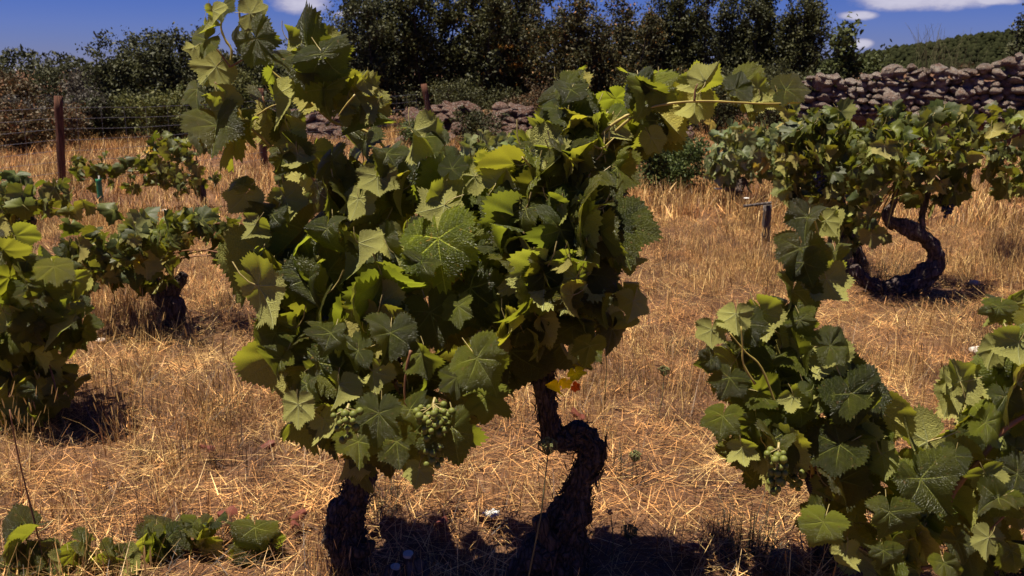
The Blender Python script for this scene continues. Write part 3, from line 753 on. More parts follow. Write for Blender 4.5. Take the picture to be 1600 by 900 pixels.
H4 = [(1498, 600, 62, 200, 'B', 5), (1496, 608, 58, -130, 'B', 5), (1500, 596, 44, 110, 'B', 5), (1530, 665, 50, -100, 'F', 5), (1540, 660, 44, -40, 'F', 10), (1522, 632, 30, -140, 'F', 0), (1592, 535, 58, -100, 'B', 5), (1595, 530, 44, 110, 'B', 5), (1555, 545, 40, -120, 'B', 5),
 (1545, 585, 44, -100, 'B', 10), (1490, 712, 38, -110, 'F', 5), (1500, 712, 34, -10, 'F', 20), (1566, 782, 56, -100, 'F', 5), (1560, 778, 52, -160, 'F', 5), (1495, 845, 40, -80, 'F', 5), (1585, 700, 50, -110, 'F', 10), (1590, 740, 50, -160, 'F', 10), (1540, 740, 40, -60, 'B', 30), (1545, 840, 40, -110, 'B', 10), (1580, 860, 50, -90, 'F', 5), (1475, 880, 34, -80, 'F', 0), (1570, 620, 46, -80, 'F', 10)]
for (V, H) in ((V3, H3), (V4, H4)):
    for (x, y, l, a, s, ro) in H:
        k = hr.uniform(.85, 1.15); hero(V, x, y, l, a, s, 2.06-.22*max(0, y-500)/350+hr.uniform(-.06, .06), ro, (k, k, k), .1, hr)
cane_px(V3, [(1270, 740), (1262, 620), (1266, 540), (1274, 480), (1280, 420), (1279, 370), (1270, 335)], .0042, 2.05)
cane_px(V3, [(1215, 640), (1190, 575), (1165, 550), (1140, 520)], .003, 1.97)
cane_px(V3, [(1180, 600), (1162, 570), (1160, 540), (1158, 510)], .003, 1.96)
cane_px(V4, [(1620, 640), (1570, 670), (1535, 715), (1500, 755), (1480, 790)], .0062, 1.96, brown=True, tip=.9)
cane_px(V4, [(1440, 888), (1480, 880), (1515, 862), (1545, 830), (1575, 800)], .0045, 1.92, brown=True)
cane_px(V4, [(1535, 718), (1570, 718), (1610, 700)], .003, 1.94)
bunch(V3, 1216, 742, 1.84, 38, 76, 28, .0088, GM, 5)
bunch(V3, 1246, 750, 1.93, 26, 40, 12, .0088, GM, 6)
bunch(V4, 1482, 900, 1.9, 36, 30, 12, .0088, GM, 7)

# ------------------------------------------------------------------ vines further off
def far_vine(label, Y, base, trunks, polys, size, meshes=None, head=None, seed=0, back=.3, canes=8, D=.35, m='bark_far'):
    p = P(base[0], base[1], Y); v = thing('grape_vine', Vector((p.x, Y, 0)), label, 'grape vine', VG)
    for i, t in enumerate(trunks): trunk_px(v, t, Y, M[m], 24, 12, .45, .5, seed+i, 7., strips=50 if Y < 6 else 0, floor=(i == 0), name='trunk' if i == 0 else 'arm')
    for i, (poly, n) in enumerate(polys):
        fill(v, poly, Y, D, n, size, meshes or LL, seed*10+i, back, canes if head else 0, P(head[0], head[1], Y) if head else None, .005)
    return v
far_vine('vine cut off by the left edge of the photo, lower and nearer of two', 3.35, (60, 680), [[(55, 680, 20), (45, 665, 20), (60, 640, 18), (80, 615, 14), (70, 560, 11), (50, 520, 9)]],
         [([(-60, 330), (0, 350), (30, 375), (60, 400), (95, 390), (115, 430), (135, 480), (140, 515), (115, 550), (70, 580), (0, 590), (-80, 580)], 155), ([(0, 590), (60, 560), (110, 570), (120, 600), (70, 640), (40, 690), (0, 710)], 34)],
         .098, LH, (60, 540), 51, .25, 9, .3, 'bark')
v5 = far_vine('low sprawling vine at middle left with a dead gnarled stump at its right', 4.6, (250, 515),
         [[(268, 512, 13), (272, 480, 16), (255, 462, 15), (240, 440, 11), (225, 420, 9)], [(268, 495, 15), (262, 470, 13), (272, 450, 10), (288, 428, 7)]],
         [([(100, 380), (112, 345), (130, 380), (150, 365), (165, 395), (188, 340), (200, 378), (215, 332), (228, 376), (246, 338), (256, 372), (275, 328), (290, 345), (330, 345), (300, 375), (262, 395), (255, 430), (240, 455), (200, 440), (150, 430), (115, 415)], 190), ([(300, 335), (335, 345), (375, 380), (392, 400), (385, 420), (350, 390), (320, 360)], 36)],
         .088, LL, (235, 420), 52, .3, 12, .35)
far_vine('straggling vine behind the green tube with trailing shoots on both sides', 8.9, (322, 335), [[(322, 333, 6), (320, 315, 5), (316, 290, 4)]],
         [([(225, 225), (265, 210), (300, 215), (310, 260), (335, 290), (345, 305), (300, 300), (262, 300), (240, 270)], 90), ([(110, 250), (160, 245), (200, 262), (230, 240), (245, 290), (200, 300), (150, 285), (120, 275)], 60)],
         .095, LL, (310, 280), 53, .3, 6, .22)
far_vine('vine at the left edge, upper of the two, sending a shoot down to the grass', 5.6, (-10, 420), [[(-20, 425, 10), (0, 390, 9), (30, 350, 8), (55, 345, 6)]],
         [([(-60, 290), (0, 268), (30, 290), (55, 292), (80, 305), (100, 300), (128, 318), (150, 330), (110, 330), (60, 320), (30, 340), (0, 350), (-50, 350)], 80)],
         .105, LL, (20, 350), 54, .3, 5, .3)
vr = far_vine('right hand vine on thick bare trunk curled like a letter C, black grapes below', 5.4, (1385, 458),
         [[(1385, 450, 14.0), (1415, 445, 16.4), (1445, 430, 15.6), (1462, 408, 14.0), (1458, 385, 12.5), (1436, 364, 11.7), (1412, 354, 10.9), (1392, 348, 8.6), (1386, 336, 7.0), (1398, 312, 5.5), (1402, 285, 4.7), (1395, 250, 3.9)],
          [(1395, 452, 10.1), (1368, 446, 11.7), (1342, 432, 10.1), (1335, 415, 7.8)], [(1446, 368, 5.5), (1440, 345, 3.9), (1447, 310, 3.9), (1455, 270, 3.1)]],
         [([(1335, 200), (1380, 178), (1440, 172), (1480, 165), (1520, 180), (1530, 240), (1500, 290), (1460, 318), (1420, 300), (1400, 280), (1360, 290), (1335, 300), (1330, 250)], 240), ([(1340, 295), (1370, 300), (1385, 340), (1370, 380), (1345, 370)], 26)],
         .092, LL, (1420, 270), 55, .3, 12, .4)
bunch(vr, 1481, 322, 5.3, 26, 34, 30, .012, GB, 8)
v9 = far_vine('dense dark vine left of the curled trunk, standing before the stone wall', 6.0, (1330, 400), [[(1345, 410, 9), (1330, 380, 9), (1322, 350, 9), (1310, 310, 6)]],
         [([(1222, 210), (1240, 170), (1280, 165), (1320, 180), (1335, 220), (1340, 270), (1325, 320), (1350, 350), (1345, 400), (1315, 380), (1290, 330), (1240, 325), (1225, 280)], 270)], .10, LL, (1300, 290), 56, .35, 8, .4)
bunch(v9, 1284, 285, 5.7, 26, 34, 26, .013, GB, 9)
far_vine('pale leafed vine behind the short grey stake, in front of the hedge', 9.2, (1150, 308), [[(1148, 308, 12), (1150, 292, 12), (1165, 280, 8)]],
         [([(1100, 215), (1140, 195), (1190, 190), (1225, 200), (1235, 260), (1220, 290), (1170, 275), (1130, 290), (1105, 270)], 190)], .11, LP, (1160, 270), 57, .4, 6, .45)
far_vine('bright vine at the right edge beyond the curled trunk', 6.6, (1650, 390), [[(1660, 372, 7), (1655, 340, 7), (1640, 290, 5)]],
         [([(1520, 190), (1560, 170), (1620, 180), (1700, 200), (1700, 300), (1620, 300), (1570, 295), (1530, 270)], 150)], .1, LL, (1580, 270), 58, .25, 6, .4)
far_vine('vine half hidden behind the large near vine, short shoots against the rubble wall', 6.6, (560, 375), [[(560, 378, 8), (555, 350, 8), (548, 330, 6)]],
         [([(430, 270), (470, 255), (520, 265), (570, 280), (620, 300), (600, 350), (540, 345), (470, 330)], 90)], .12, LL, (550, 320), 59, .35, 4, .4)
far_vine('small vine topped by pale star shaped leaves, framed between the two near vines', 7.2, (760, 360), [[(760, 362, 7), (758, 320, 7), (757, 290, 6)]],
         [([(715, 240), (740, 205), (780, 200), (812, 215), (820, 260), (790, 300), (730, 300)], 90)], .12, LP, (757, 280), 60, .35, 4, .4)

# sprouts creeping on the ground
def sprout(label, poly, Y, n, size, seed, stems, meshes=LH, back=.25):
    cx = sum(p[0] for p in poly)/len(poly); cy = max(p[1] for p in poly); p = P(cx, cy, Y)
    v = thing('vine_sprout', Vector((p.x, Y, gh(p.x, Y))), label, 'vine sprout', 'young vine sprouts low in the grass')
    fill(v, poly, Y, .07, n, size, meshes, seed, back)
    for s in stems: cane_px(v, s, .003, Y, brown=True)
    return v
sprout('broad green sprout filling the bottom left corner of the photo', [(0, 855), (40, 830), (75, 860), (120, 850), (200, 870), (225, 900), (120, 915), (0, 915)], 2.22, 17, .085, 71, [[(60, 915), (66, 870), (30, 720), (15, 640)], [(150, 920), (140, 880)]])
sprout('single pale sprout just right of the corner sprout', [(225, 830), (262, 820), (270, 870), (245, 890), (222, 870)], 2.3, 7, .09, 72, [[(245, 905), (244, 870), (246, 845)]], back=.6)
sprout('middle one of the low sprouts, dull bluish green leaves', [(290, 840), (320, 815), (350, 840), (345, 880), (305, 885)], 2.3, 8, .09, 73, [[(320, 900), (322, 860), (318, 835)]])
sprout('low sprout nearest the left trunk, beside fallen red leaves', [(372, 830), (390, 810), (420, 820), (420, 870), (385, 880)], 2.3, 8, .085, 74, [[(398, 900), (400, 860), (394, 830)]])
sprout('thin red stemmed sprout at the right edge in front of the grass', [(1552, 455), (1568, 448), (1590, 470), (1598, 510), (1570, 515), (1552, 490)], 3.4, 8, .085, 75, [[(1600, 620), (1592, 540), (1578, 500), (1560, 460)]])

# ------------------------------------------------------------------ trees and bushes
def leaf_quads(P0, s, rr, m, name='crown'):
    n = len(P0); P0 = np.array(P0); rg = np.random.default_rng(rr.randrange(1 << 30))
    a = rg.normal(size=(n, 3)); a[:, 2] += .2; a /= np.linalg.norm(a, axis=1)[:, None]
    b = rg.normal(size=(n, 3)); b -= a*(a*b).sum(1)[:, None]; b /= np.linalg.norm(b, axis=1)[:, None]
    L = (s*rg.uniform(.6, 1.3, n))[:, None]; Wd = L*.5
    V = np.stack([P0-a*L*.5, P0+b*Wd*.5, P0+a*L*.5, P0-b*Wd*.5], 1).reshape(-1, 3)
    me = bpy.data.meshes.new(name); me.vertices.add(4*n); me.vertices.foreach_set('co', V.ravel())
    me.loops.add(4*n); me.loops.foreach_set('vertex_index', np.arange(4*n, dtype=np.int32))
    me.polygons.add(n); me.polygons.foreach_set('loop_start', np.arange(0, 4*n, 4, dtype=np.int32)); me.polygons.foreach_set('loop_total', np.full(n, 4, np.int32))
    me.materials.append(m); me.update(calc_edges=True)
    at = me.attributes.new('rnd', 'FLOAT', 'POINT'); at.data.foreach_set('value', np.repeat(rg.random(n), 4).astype(np.float32))
    return me

def shrub(name, label, cat, px, ytop, Y, wpx, nleaf, ls, m, seed, stems=7, upright=.5, group=None, z0=0., dens_low=.1, extra=None, spread=1.):
    rr = random.Random(seed); top = P(px, ytop, Y); h = top.z-z0; w = wpx*mpp(Y)*(1.5 if upright > .8 else 1.6); nleaf = int(nleaf*1.5); ls *= .95; x0 = top.x
    v = thing(name, Vector((x0, Y, z0)), label, cat, group); mb = MB(); twigs = []
    for k in range(stems):
        az = rr.uniform(0, 6.28); lean = rr.uniform(0, 1)**.7*(1-upright*.6)
        hh = h*(1-.35*lean*rr.random())*rr.uniform(.78, 1.0) if k else h*.98
        ex = Vector((math.cos(az)*lean*w*.5*spread, math.sin(az)*lean*w*.45*spread, hh))
        b0 = Vector((math.cos(az)*.06*w, math.sin(az)*.06*w, -.05)); pts = []
        for i in range(9):
            t = i/8; p = b0*(1-t)+Vector((ex.x*t**.8, ex.y*t**.8, ex.z*t)) if k else Vector((0, 0, h*.98*t-.05))
            pts.append(p+Vector((rr.gauss(0, .03), rr.gauss(0, .03), 0))*h*.3*t)
        r0 = .02*h*rr.uniform(.5, 1.)
        mb.tube(pts, [max(.004, r0*(1-.9*i/8)) for i in range(9)], 5, False)
        for q in range(int(12+h*4)):
            t = rr.uniform(dens_low, 1.); i = min(7, int(t*8)); p = pts[i].lerp(pts[i+1], t*8-i)
            a2 = rr.uniform(0, 6.28); L = w*.30*(1.1-t*.75)*rr.uniform(.4, 1.2)
            el = R(rr.uniform(5, 50)+upright*30); d = Vector((math.cos(a2)*math.cos(el), math.sin(a2)*math.cos(el), math.sin(el)))
            e = p+d*L; m1 = (p+e)/2+Vector((0, 0, -.05*L))
            mb.tube([p, m1, e], [r0*.22, r0*.15, .003], 3, False)
            twigs.append((p, e)); 
            for u in range(4):
                s = p.lerp(e, rr.uniform(.3, 1)); dd = (d+Vector((rr.gauss(0, .6), rr.gauss(0, .6), rr.gauss(.2, .5)))).normalized()
                twigs.append((s, s+dd*L*rr.uniform(.25, .5)))
    pts = []
    for k in range(nleaf):
        a, b = twigs[int(rr.random()*len(twigs))]; t = rr.random()**.7; p = a.lerp(b, t)
        p = p+Vector((rr.gauss(0, 1), rr.gauss(0, 1), rr.gauss(0, 1)))*ls*.9
        if p.z > .02: pts.append(tuple(p))
    obj('trunk', mb.mesh('trunk', M['tree_bark']), v)
    tag(obj('crown', leaf_quads(pts, ls, rr, M[m]), v), kind='stuff')
    if extra:
        q = [p for p in pts if extra[1](p)]; rr.shuffle(q); q = q[:extra[2]]
        if q: tag(obj('turned_leaves', leaf_quads([(a, b-.25, c) for a, b, c in q], ls*1.3, rr, M[extra[0]]), v), kind='stuff')
    return v
HG = 'tall dark trees of the hedge behind the stones'
hedge = [  # px, ytop, Y, width px, leaves, size, material, label
 (588, -25, 20.5, 150, 9500, .085, 'oak_blue', 'tree at the left end of the tall hedge, loose branches reaching over the sky'),
 (655, -60, 21.5, 170, 12500, .09, 'oak', 'tall dark tree second from the left end of the hedge, behind the leaning post'),
 (735, -70, 21, 170, 12500, .09, 'oak', 'tall dark tree of the hedge above the collapsed wall'),
 (820, -50, 21.5, 160, 12000, .09, 'rust', 'hedge tree with a wisp of orange leaves hanging in its middle'),
 (900, -30, 20.5, 160, 11000, .08, 'rust', 'rusty tinged tree right of the orange leaves in the hedge'),
 (975, -5, 20.5, 150, 9500, .08, 'rust', 'rusty hedge tree whose top leaves a notch of blue sky to its left'),
 (1035, -25, 21.5, 100, 7500, .08, 'oak_blue', 'slim hedge tree between the rusty trees and the upright ones'),
 (1090, -30, 21, 95, 8000, .08, 'oak', 'narrow upright hedge tree above the horizontal vine shoot'),
 (1145, -15, 21.5, 90, 7500, .08, 'oak_blue', 'narrow upright hedge tree, third from the right end'),
 (1205, -25, 21, 105, 8500, .08, 'oak', 'narrow upright hedge tree, second from the right end'),
 (1262, -22, 20.5, 110, 8500, .08, 'oak', 'upright tree at the right end of the tall hedge')]
for i, (px, yt, Y, w, n, s, m, lab) in enumerate(hedge):
    ex = None
    if i == 3: ex = ('orange', lambda p: abs(p[0]-.1) < 1.1 and 1.25 < p[2] < 1.9 and p[1] < -.4 and abs(noise.noise(Vector((p[0]*1.4, p[1], p[2]*2)))) > .28, 170)
    shrub('hedge_tree', lab, 'tree', px, yt, Y, w, n, s, m, 800+i, 8 if px < 1000 else 10, .45 if px < 1000 else .82, HG, extra=ex, spread=1.)
LG = 'trees and bushes along the left skyline'
left = [(245, 42, 19.5, 120, 8500, .085, 'oak_blue', 'tallest rounded tree on the left skyline'), (205, 55, 20.5, 110, 6000, .085, 'oak_blue', 'rounded tree just left of the tallest one on the left skyline'),
 (172, 100, 19, 80, 4000, .08, 'oak_blue', 'lower shoulder tree left of the rounded pair'), (300, 55, 21, 120, 7500, .08, 'oak', 'dark tree partly behind the top left vine shoot'), (125, 112, 20, 90, 3800, .08, 'greybush', 'greyish bush above the left fence post'),
 (70, 105, 22, 80, 2400, .08, 'oak_blue', 'thin bush with feathery top left of the fence post'), (20, 122, 20, 110, 4200, .08, 'brownbush', 'brown bush at the far left edge'), (-40, 120, 19, 120, 4200, .08, 'brownbush', 'brown bush beyond the left edge'),
 (365, 85, 21, 130, 7500, .08, 'oak', 'dark bush behind the yellow cane of the near vine'), (430, 85, 21, 120, 6500, .08, 'oak_blue', 'bush filling the gap right of the tall near shoot'), (495, 35, 23, 90, 1800, .08, 'oak_blue', 'sparse spindly bush with bare tips between the shoots'),
 (520, 95, 20, 120, 6500, .08, 'oak', 'dark bush under the spindly bare one')]
for i, (px, yt, Y, w, n, s, m, lab) in enumerate(left):
    shrub('skyline_bush', lab, 'bush', px, yt, Y, w, n, s, m, 900+i, 7, .35, LG)
UG = 'lower bushes along the foot of the skyline'
under = [(290, 142, 16.5, 110, 6500, .07, 'yellowbush', 'yellowish bush behind the wires'), (385, 110, 18, 90, 5000, .065, 'yellowbush', 'yellowish bush behind the yellow cane'), (40, 165, 15.5, 130, 6500, .065, 'brownbush', 'reddish brown thicket at the left edge behind the tall grass'),
 (130, 150, 17, 120, 6500, .065, 'greybush', 'grey twiggy thicket behind the fence post'), (205, 150, 17.5, 120, 6500, .065, 'oak', 'dark bush low behind the wires'), (-70, 160, 16, 130, 5000, .07, 'brownbush', 'brown thicket out beyond the left edge'),
 (460, 125, 18.5, 120, 6500, .065, 'oak', 'dark bush over the left end of the rubble'), (700, 120, 19, 110, 6000, .06, 'oak', 'dark low bush right of the leaning post'), (740, 168, 16.2, 60, 2600, .05, 'oak', 'small dark bush growing out of the rubble'), (880, 172, 16.0, 60, 3000, .05, 'olivebush', 'olive bush against the right part of the rubble'), (650, 182, 15.6, 50, 2200, .05, 'greenbush', 'low green bush at the foot of the leaning post'),
 (850, 130, 18.5, 90, 3500, .05, 'brownbush', 'dry bramble over the rubble'), (990, 120, 19, 120, 6500, .06, 'rust', 'rusty low bush right of the bramble'), (1110, 115, 19, 130, 6500, .06, 'oak', 'dark low bush under the upright trees'),
 (1215, 105, 18, 130, 6500, .06, 'oak', 'dark low bush at the left end of the stone wall'), (1040, 210, 10.2, 95, 6500, .045, 'greenbush', 'small leaved green bush on the grass beside the near vine')]
for i, (px, yt, Y, w, n, s, m, lab) in enumerate(under):
    shrub('low_bush', lab, 'bush', px, yt, Y, w, n, s, m, 950+i, 9, .15, UG, dens_low=.05, spread=1.3)
RG = 'bushes beyond the stone wall'
right = [(1325, 32, 17.2, 60, 1300, .12, 'olivebush', 'sapling with large yellow green leaves beyond the wall', .9, 4), (1362, 84, 17.6, 80, 4600, .08, 'olivebush', 'olive green bush behind the left part of the wall', .4, 8), (1300, 95, 17, 55, 2600, .08, 'olivebush', 'green bush just right of the tall hedge', .4, 6),
 (1510, 98, 19, 60, 5500, .07, 'brownbush', 'rusty brown bush behind the right part of the wall', .3, 8), (1612, -5, 18, 36, 3000, .08, 'oak_blue', 'blue grey bush at the right edge', .6, 6), (1575, 98, 17, 50, 3800, .07, 'oak', 'low dark bush by the right edge beyond the wall', .3, 7),
 (1730, 30, 18, 80, 3500, .08, 'oak_blue', 'bush past the right edge', .4, 6), (1430, 108, 17.5, 60, 2000, .07, 'oak', 'dark low bush behind the dry stalks', .3, 7)]
for i, (px, yt, Y, w, n, s, m, lab, up, st) in enumerate(right):
    shrub('wall_bush', lab, 'bush', px, yt, Y, w, n, s, m, 990+i, st, up, RG)

# one mass of scrub beyond the hedge
def thicket(label, x0, x1, y0, y1, h0, h1, n, m, seed):
    rr = random.Random(seed); pts = []
    while len(pts) < n:
        x = rr.uniform(x0, x1); y = rr.uniform(y0, y1); top = h0+(h1-h0)*(.5+noise.noise(Vector((x*.7, y*.4, seed)))*1.1)+.15*noise.noise(Vector((x*3, y*3, seed)))
        z = top*(1-rr.random()**1.6*.95)
        if noise.noise(Vector((x*1.3, y*1.3, z*1.6))) > -.25: pts.append((x, y, z))
    tag(obj('thicket', leaf_quads(pts, .13, rr, M[m], 'thicket')), label, 'scrub', kind='stuff')
thicket('dark scrub in the gaps beyond the hedge trees', -4, 8.0, 23.5, 26, 1.7, 2.8, 28000, 'thick', 3)
thicket('dull scrub far behind the left fence', -22, -3.5, 23, 26, 1.1, 1.8, 26000, 'thick', 4)
thicket('scrub beyond the stone wall on the right', 7.5, 24, 24, 27, .3, .75, 18000, 'thick', 5)
# tall dry stalks on the wall
def stalks(name, label, px, py, Y, n, h, w, m, seed, spread=.5, cat='dry plant', z=None, tips=None):
    rr = random.Random(seed); p = P(px, py, Y); v = thing(name, p, label, cat); mb = MB(); tp = []
    for k in range(n):
        az = rr.uniform(0, 6.28); sp = rr.uniform(0, spread); L = h*rr.uniform(.5, 1.1); o = Vector((rr.gauss(0, 1), rr.gauss(0, .5), 0))*w
        pts = [o+Vector((math.cos(az)*sp*L*t**1.4, math.sin(az)*sp*L*t**1.4, L*t)) for t in (0, .35, .7, 1)]
        mb.tube(pts, [.004*h, .0035*h, .003*h, .002*h] if h > .5 else [.0022, .002, .0016, .0008], 4, False); tp.append(pts[-1])
    obj('stalks', mb.mesh('stalks', M[m]), v)
    return v, tp
stalks('dry_stalks', 'tuft of tall thin dry stalks above the middle of the stone wall', 1462, 112, 15.6, 60, .75, .22, 'stalk', 61, .7)
stalks('dry_stalks', 'second shorter tuft of dry stalks right of the tall one on the wall', 1500, 112, 15.6, 40, .4, .2, 'stalk', 62, .5)

# ------------------------------------------------------------------ stone walls
def stone_meshes(n, m='stone'):
    L = []
    v, f = ico(3)
    for k in range(n):
        rr = random.Random(700+k); cut = [(Vector((rr.gauss(0, 1), rr.gauss(0, 1), rr.gauss(0, 1))).normalized(), rr.uniform(.55, .85)) for _ in range(6)]
        out = []
        for p in v:
            q = Vector(p)
            for d, c in cut:
                e = q.dot(d)
                if e > c: q -= d*(e-c)*.97
            q *= 1+.22*noise.noise(q*1.6+Vector((k*9, 0, 0)))+.09*noise.noise(q*4.5+Vector((k*9, 3, 0)))
            out.append(q)
        L.append(new_mesh('stone', out, f, M[m]))
    return L
SM = stone_meshes(9); SR = stone_meshes(9, 'stone_red')
def stone(parent, p, sx, sy, sz, rr, tilt=.25, pool=None):
    o = obj('stone', rr.choice(pool or SM), parent, p-parent_world(parent)); o.scale = (sx, sy, sz)
    o.rotation_euler = (rr.gauss(0, tilt*.5), rr.gauss(0, tilt), rr.gauss(0, .3)); return o

def right_wall():
    rr = random.Random(77); A = P(1252, 200, 17.0); B = P(1720, 200, 14.2); A.z = B.z = 0; d = (B-A); Lw = d.length; d.normalize(); n = Vector((-d.y, d.x, 0))
    w = thing('stone_wall', A, 'dry stone wall of rounded lichen covered stones at right, standing whole', 'wall')
    def top(s):
        p = A+d*s; px = 800+p.x/p.y*FPX*1.0/ (math.cos(PITCH)) if False else None
        v = p-CAM; v.z = 0
        k = v.dot(FWD); px = 800+p.x/(p.y*math.cos(PITCH))*FPX
        yt = np.interp(px, [1240, 1290, 1330, 1380, 1430, 1500, 1560, 1600, 1700], [128, 118, 128, 118, 110, 112, 104, 92, 88])
        return P(px, yt, p.y).z
    # rubble core keeps daylight out of the joints
    mb = []; F = []; N = 40
    for i in range(N+1):
        s = Lw*i/N; p = A+d*s; t = top(s)-.22+rr.uniform(-.05, .05)
        for (o, z) in ((-.1, -.1), (-.07, t), (.2, t), (.24, -.1)): mb.append(p+n*(-o)*-1+Vector((0, 0, z))-A)
    for i in range(N):
        for j in range(3): F.append((i*4+j, i*4+j+1, i*4+j+5, i*4+j+4))
    tag(obj('rubble_core', new_mesh('rubble_core', mb, F, M['soil'], False), w), kind='stuff')
    cnt = 0
    for side in (-1, 1):
        z = .0
        row = 0
        while z < 1.9:
            hrow = rr.uniform(.085, .13); s = rr.uniform(-.1, .1)
            while s < Lw:
                wd = rr.uniform(.13, .27) if rr.random() < .75 else rr.uniform(.1, .17); hh = hrow*rr.uniform(.8, 1.25)
                if z+hh*.5 < top(s+wd/2)+.03 and (side == -1 or z > 1.35) and z > .45 and cnt < 290:
                    p = A+d*(s+wd/2)+n*(side*-.13*-1)+n*rr.uniform(-.05, .05)+Vector((0, 0, z+hh/2+rr.uniform(-.03, .03)))
                    stone(w, p, wd*.56, rr.uniform(.14, .2), hh*.6, rr); cnt += 1
                s += wd*.98
            z += hrow*.92
    for (px, py, sx, sz, ro) in ((1394, 113, .28, .20, -.2), (1442, 117, .15, .19, .3), (1470, 109, .26, .17, .1), (1282, 128, .23, .23, 0), (1308, 122, .17, .13, 0), (1426, 105, .14, .1, 0), (1582, 95, .26, .13, -.2), (1540, 106, .2, .12, 0), (1516, 112, .2, .09, .1), (1403, 152, .42, .36, 0), (1506, 145, .22, .18, -.6), (1468, 150, .3, .12, 0), (1352, 122, .16, .1, .4), (1598, 102, .2, .14, 0)):
        # place on the near face of the wall
        r = ray(px, py); k = (A-n*.16-CAM).dot(n)/r.dot(n); p = CAM+r*k
        o = stone(w, p, sx*.66, .15, sz*.68, rr, .05); o.rotation_euler[1] = ro
right_wall()

def rubble(label, x0, x1, ytops, Y, n, seed, smin, smax):
    rr = random.Random(seed); c = P((x0+x1)/2, 215, Y)
    w = thing('collapsed_wall', Vector((c.x, Y, 0)), label, 'wall'); k = 0; v = []; F = []
    N = 30
    for i in range(N+1):
        px = x0+(x1-x0)*i/N; zt = P(px, np.interp(px, *zip(*ytops)), Y).z
        for (dy, z) in ((-.55, -.1), (-.3, zt*.45), (-.05, zt*.85), (.5, zt*.85), (.9, -.1)):
            q = P(px, 200, Y); v.append((q.x-c.x, dy, max(-.1, z+rr.uniform(-.06, .03))))
    for i in range(N):
        for j in range(4): F.append((i*5+j, i*5+j+1, i*5+j+6, i*5+j+5))
    tag(obj('rubble_core', new_mesh('rubble_core', v, F, M['soil']), w), kind='stuff')
    while k < n:
        px = rr.uniform(x0, x1); zt = P(px, np.interp(px, *zip(*ytops)), Y).z; t = rr.random()
        z = zt*t; dy = -.62+t*.6+rr.uniform(-.06, .06); s = rr.uniform(smin, smax)
        q = P(px, 200, Y); stone(w, Vector((q.x, Y+dy, z)), s*rr.uniform(.8, 1.7), s, s*rr.uniform(.4, .75), rr, .4, SR); k += 1
rubble('tumbled stone wall of flat reddish stones behind the near vines', 640, 1075, [(640, 176), (700, 166), (780, 166), (850, 168), (920, 160), (1000, 158), (1075, 158)], 17.4, 280, 81, .08, .18)
rubble('left remnant of the tumbled wall, seen through the tall near shoots', 420, 560, [(420, 178), (500, 168), (560, 172)], 17.4, 90, 82, .09, .2)

# ------------------------------------------------------------------ fence, stakes, tube
def post(name, parent, a, b, r, m, seed, n=14):
    mb = MB(); W0 = parent_world(parent); a = Vector(a)-W0; b = Vector(b)-W0
    pts = [a.lerp(b, i/8) for i in range(9)]; mb.tube(pts, [r*(1+.04*math.sin(i*2+seed)) for i in range(9)], n, True, .12, seed, .1, 14.)
    return obj(name, mb.mesh(name, M[m]), parent)
PA = [(97, 302, 10.1, 150, 91), (409, 300, 12.9, 138, 405), (680, 300, 17.0, 131, 662)]
f0 = P(97, 302, 10.1)
fence = thing('wire_fence', Vector((f0.x, 10.1, 0)), 'wire stock fence on brown round wooden posts running back from the left', 'fence')
tops = []
fp = []
for i, (bx, by, Y, ty, tx) in enumerate(PA):
    q = P(bx, by, Y); t = P(tx, ty, Y); g = gh(q.x, Y)
    if i: q = Vector((P(bx, 200, Y).x, Y, 0))
    post('post', fence, (q.x, Y, g-.1), (t.x, Y, t.z), .045 if i == 0 else .055, 'post', i*3.)
    fp.append((Vector((q.x, Y, g)), t))
qq = fp[0][0]-(fp[1][0]-fp[0][0])*1.0; q3 = Vector((qq.x, qq.y, gh(qq.x, qq.y)))
post('post', fence, q3-Vector((0, 0, .1)), q3+Vector((-.03, 0, 1.05)), .055, 'post', 8.)
line = [(q3, q3+Vector((0, 0, 1.0)))]+fp
rw = random.Random(9)
for k in range(8):
    h = (.12, .22, .34, .46, .58, .70, .82, .94)[k]; mb = MB(); pts = []
    for (a, b), (c, d) in zip(line[:-1], line[1:]):
        for j in range(8):
            t = j/8; p = a.lerp(c, t); p.z += h+rw.uniform(-.006, .006)-.03*math.sin(math.pi*t); pts.append(p-Vector(fence.location)+Vector((0, -.06, 0)))
    mb.tube(pts, [.0026]*len(pts), 4, False); obj('wire', mb.mesh('wire', M['wire']), fence)
mb = MB()
for (a, b), (c, d) in zip(line[:-1], line[1:]):
    n = int((c-a).length/.3)
    for j in range(1, n):
        p = a.lerp(c, j/n)-Vector(fence.location)+Vector((0, -.062, 0)); sag = -.03*math.sin(math.pi*j/n)
        mb.tube([p+Vector((rw.uniform(-.01, .01), 0, .1+sag)), p+Vector((rw.uniform(-.01, .01), 0, .94+sag))], [.0018, .0018], 3, False)
tag(obj('stay_wires', mb.mesh('stay_wires', M['wire']), fence), kind='stuff')

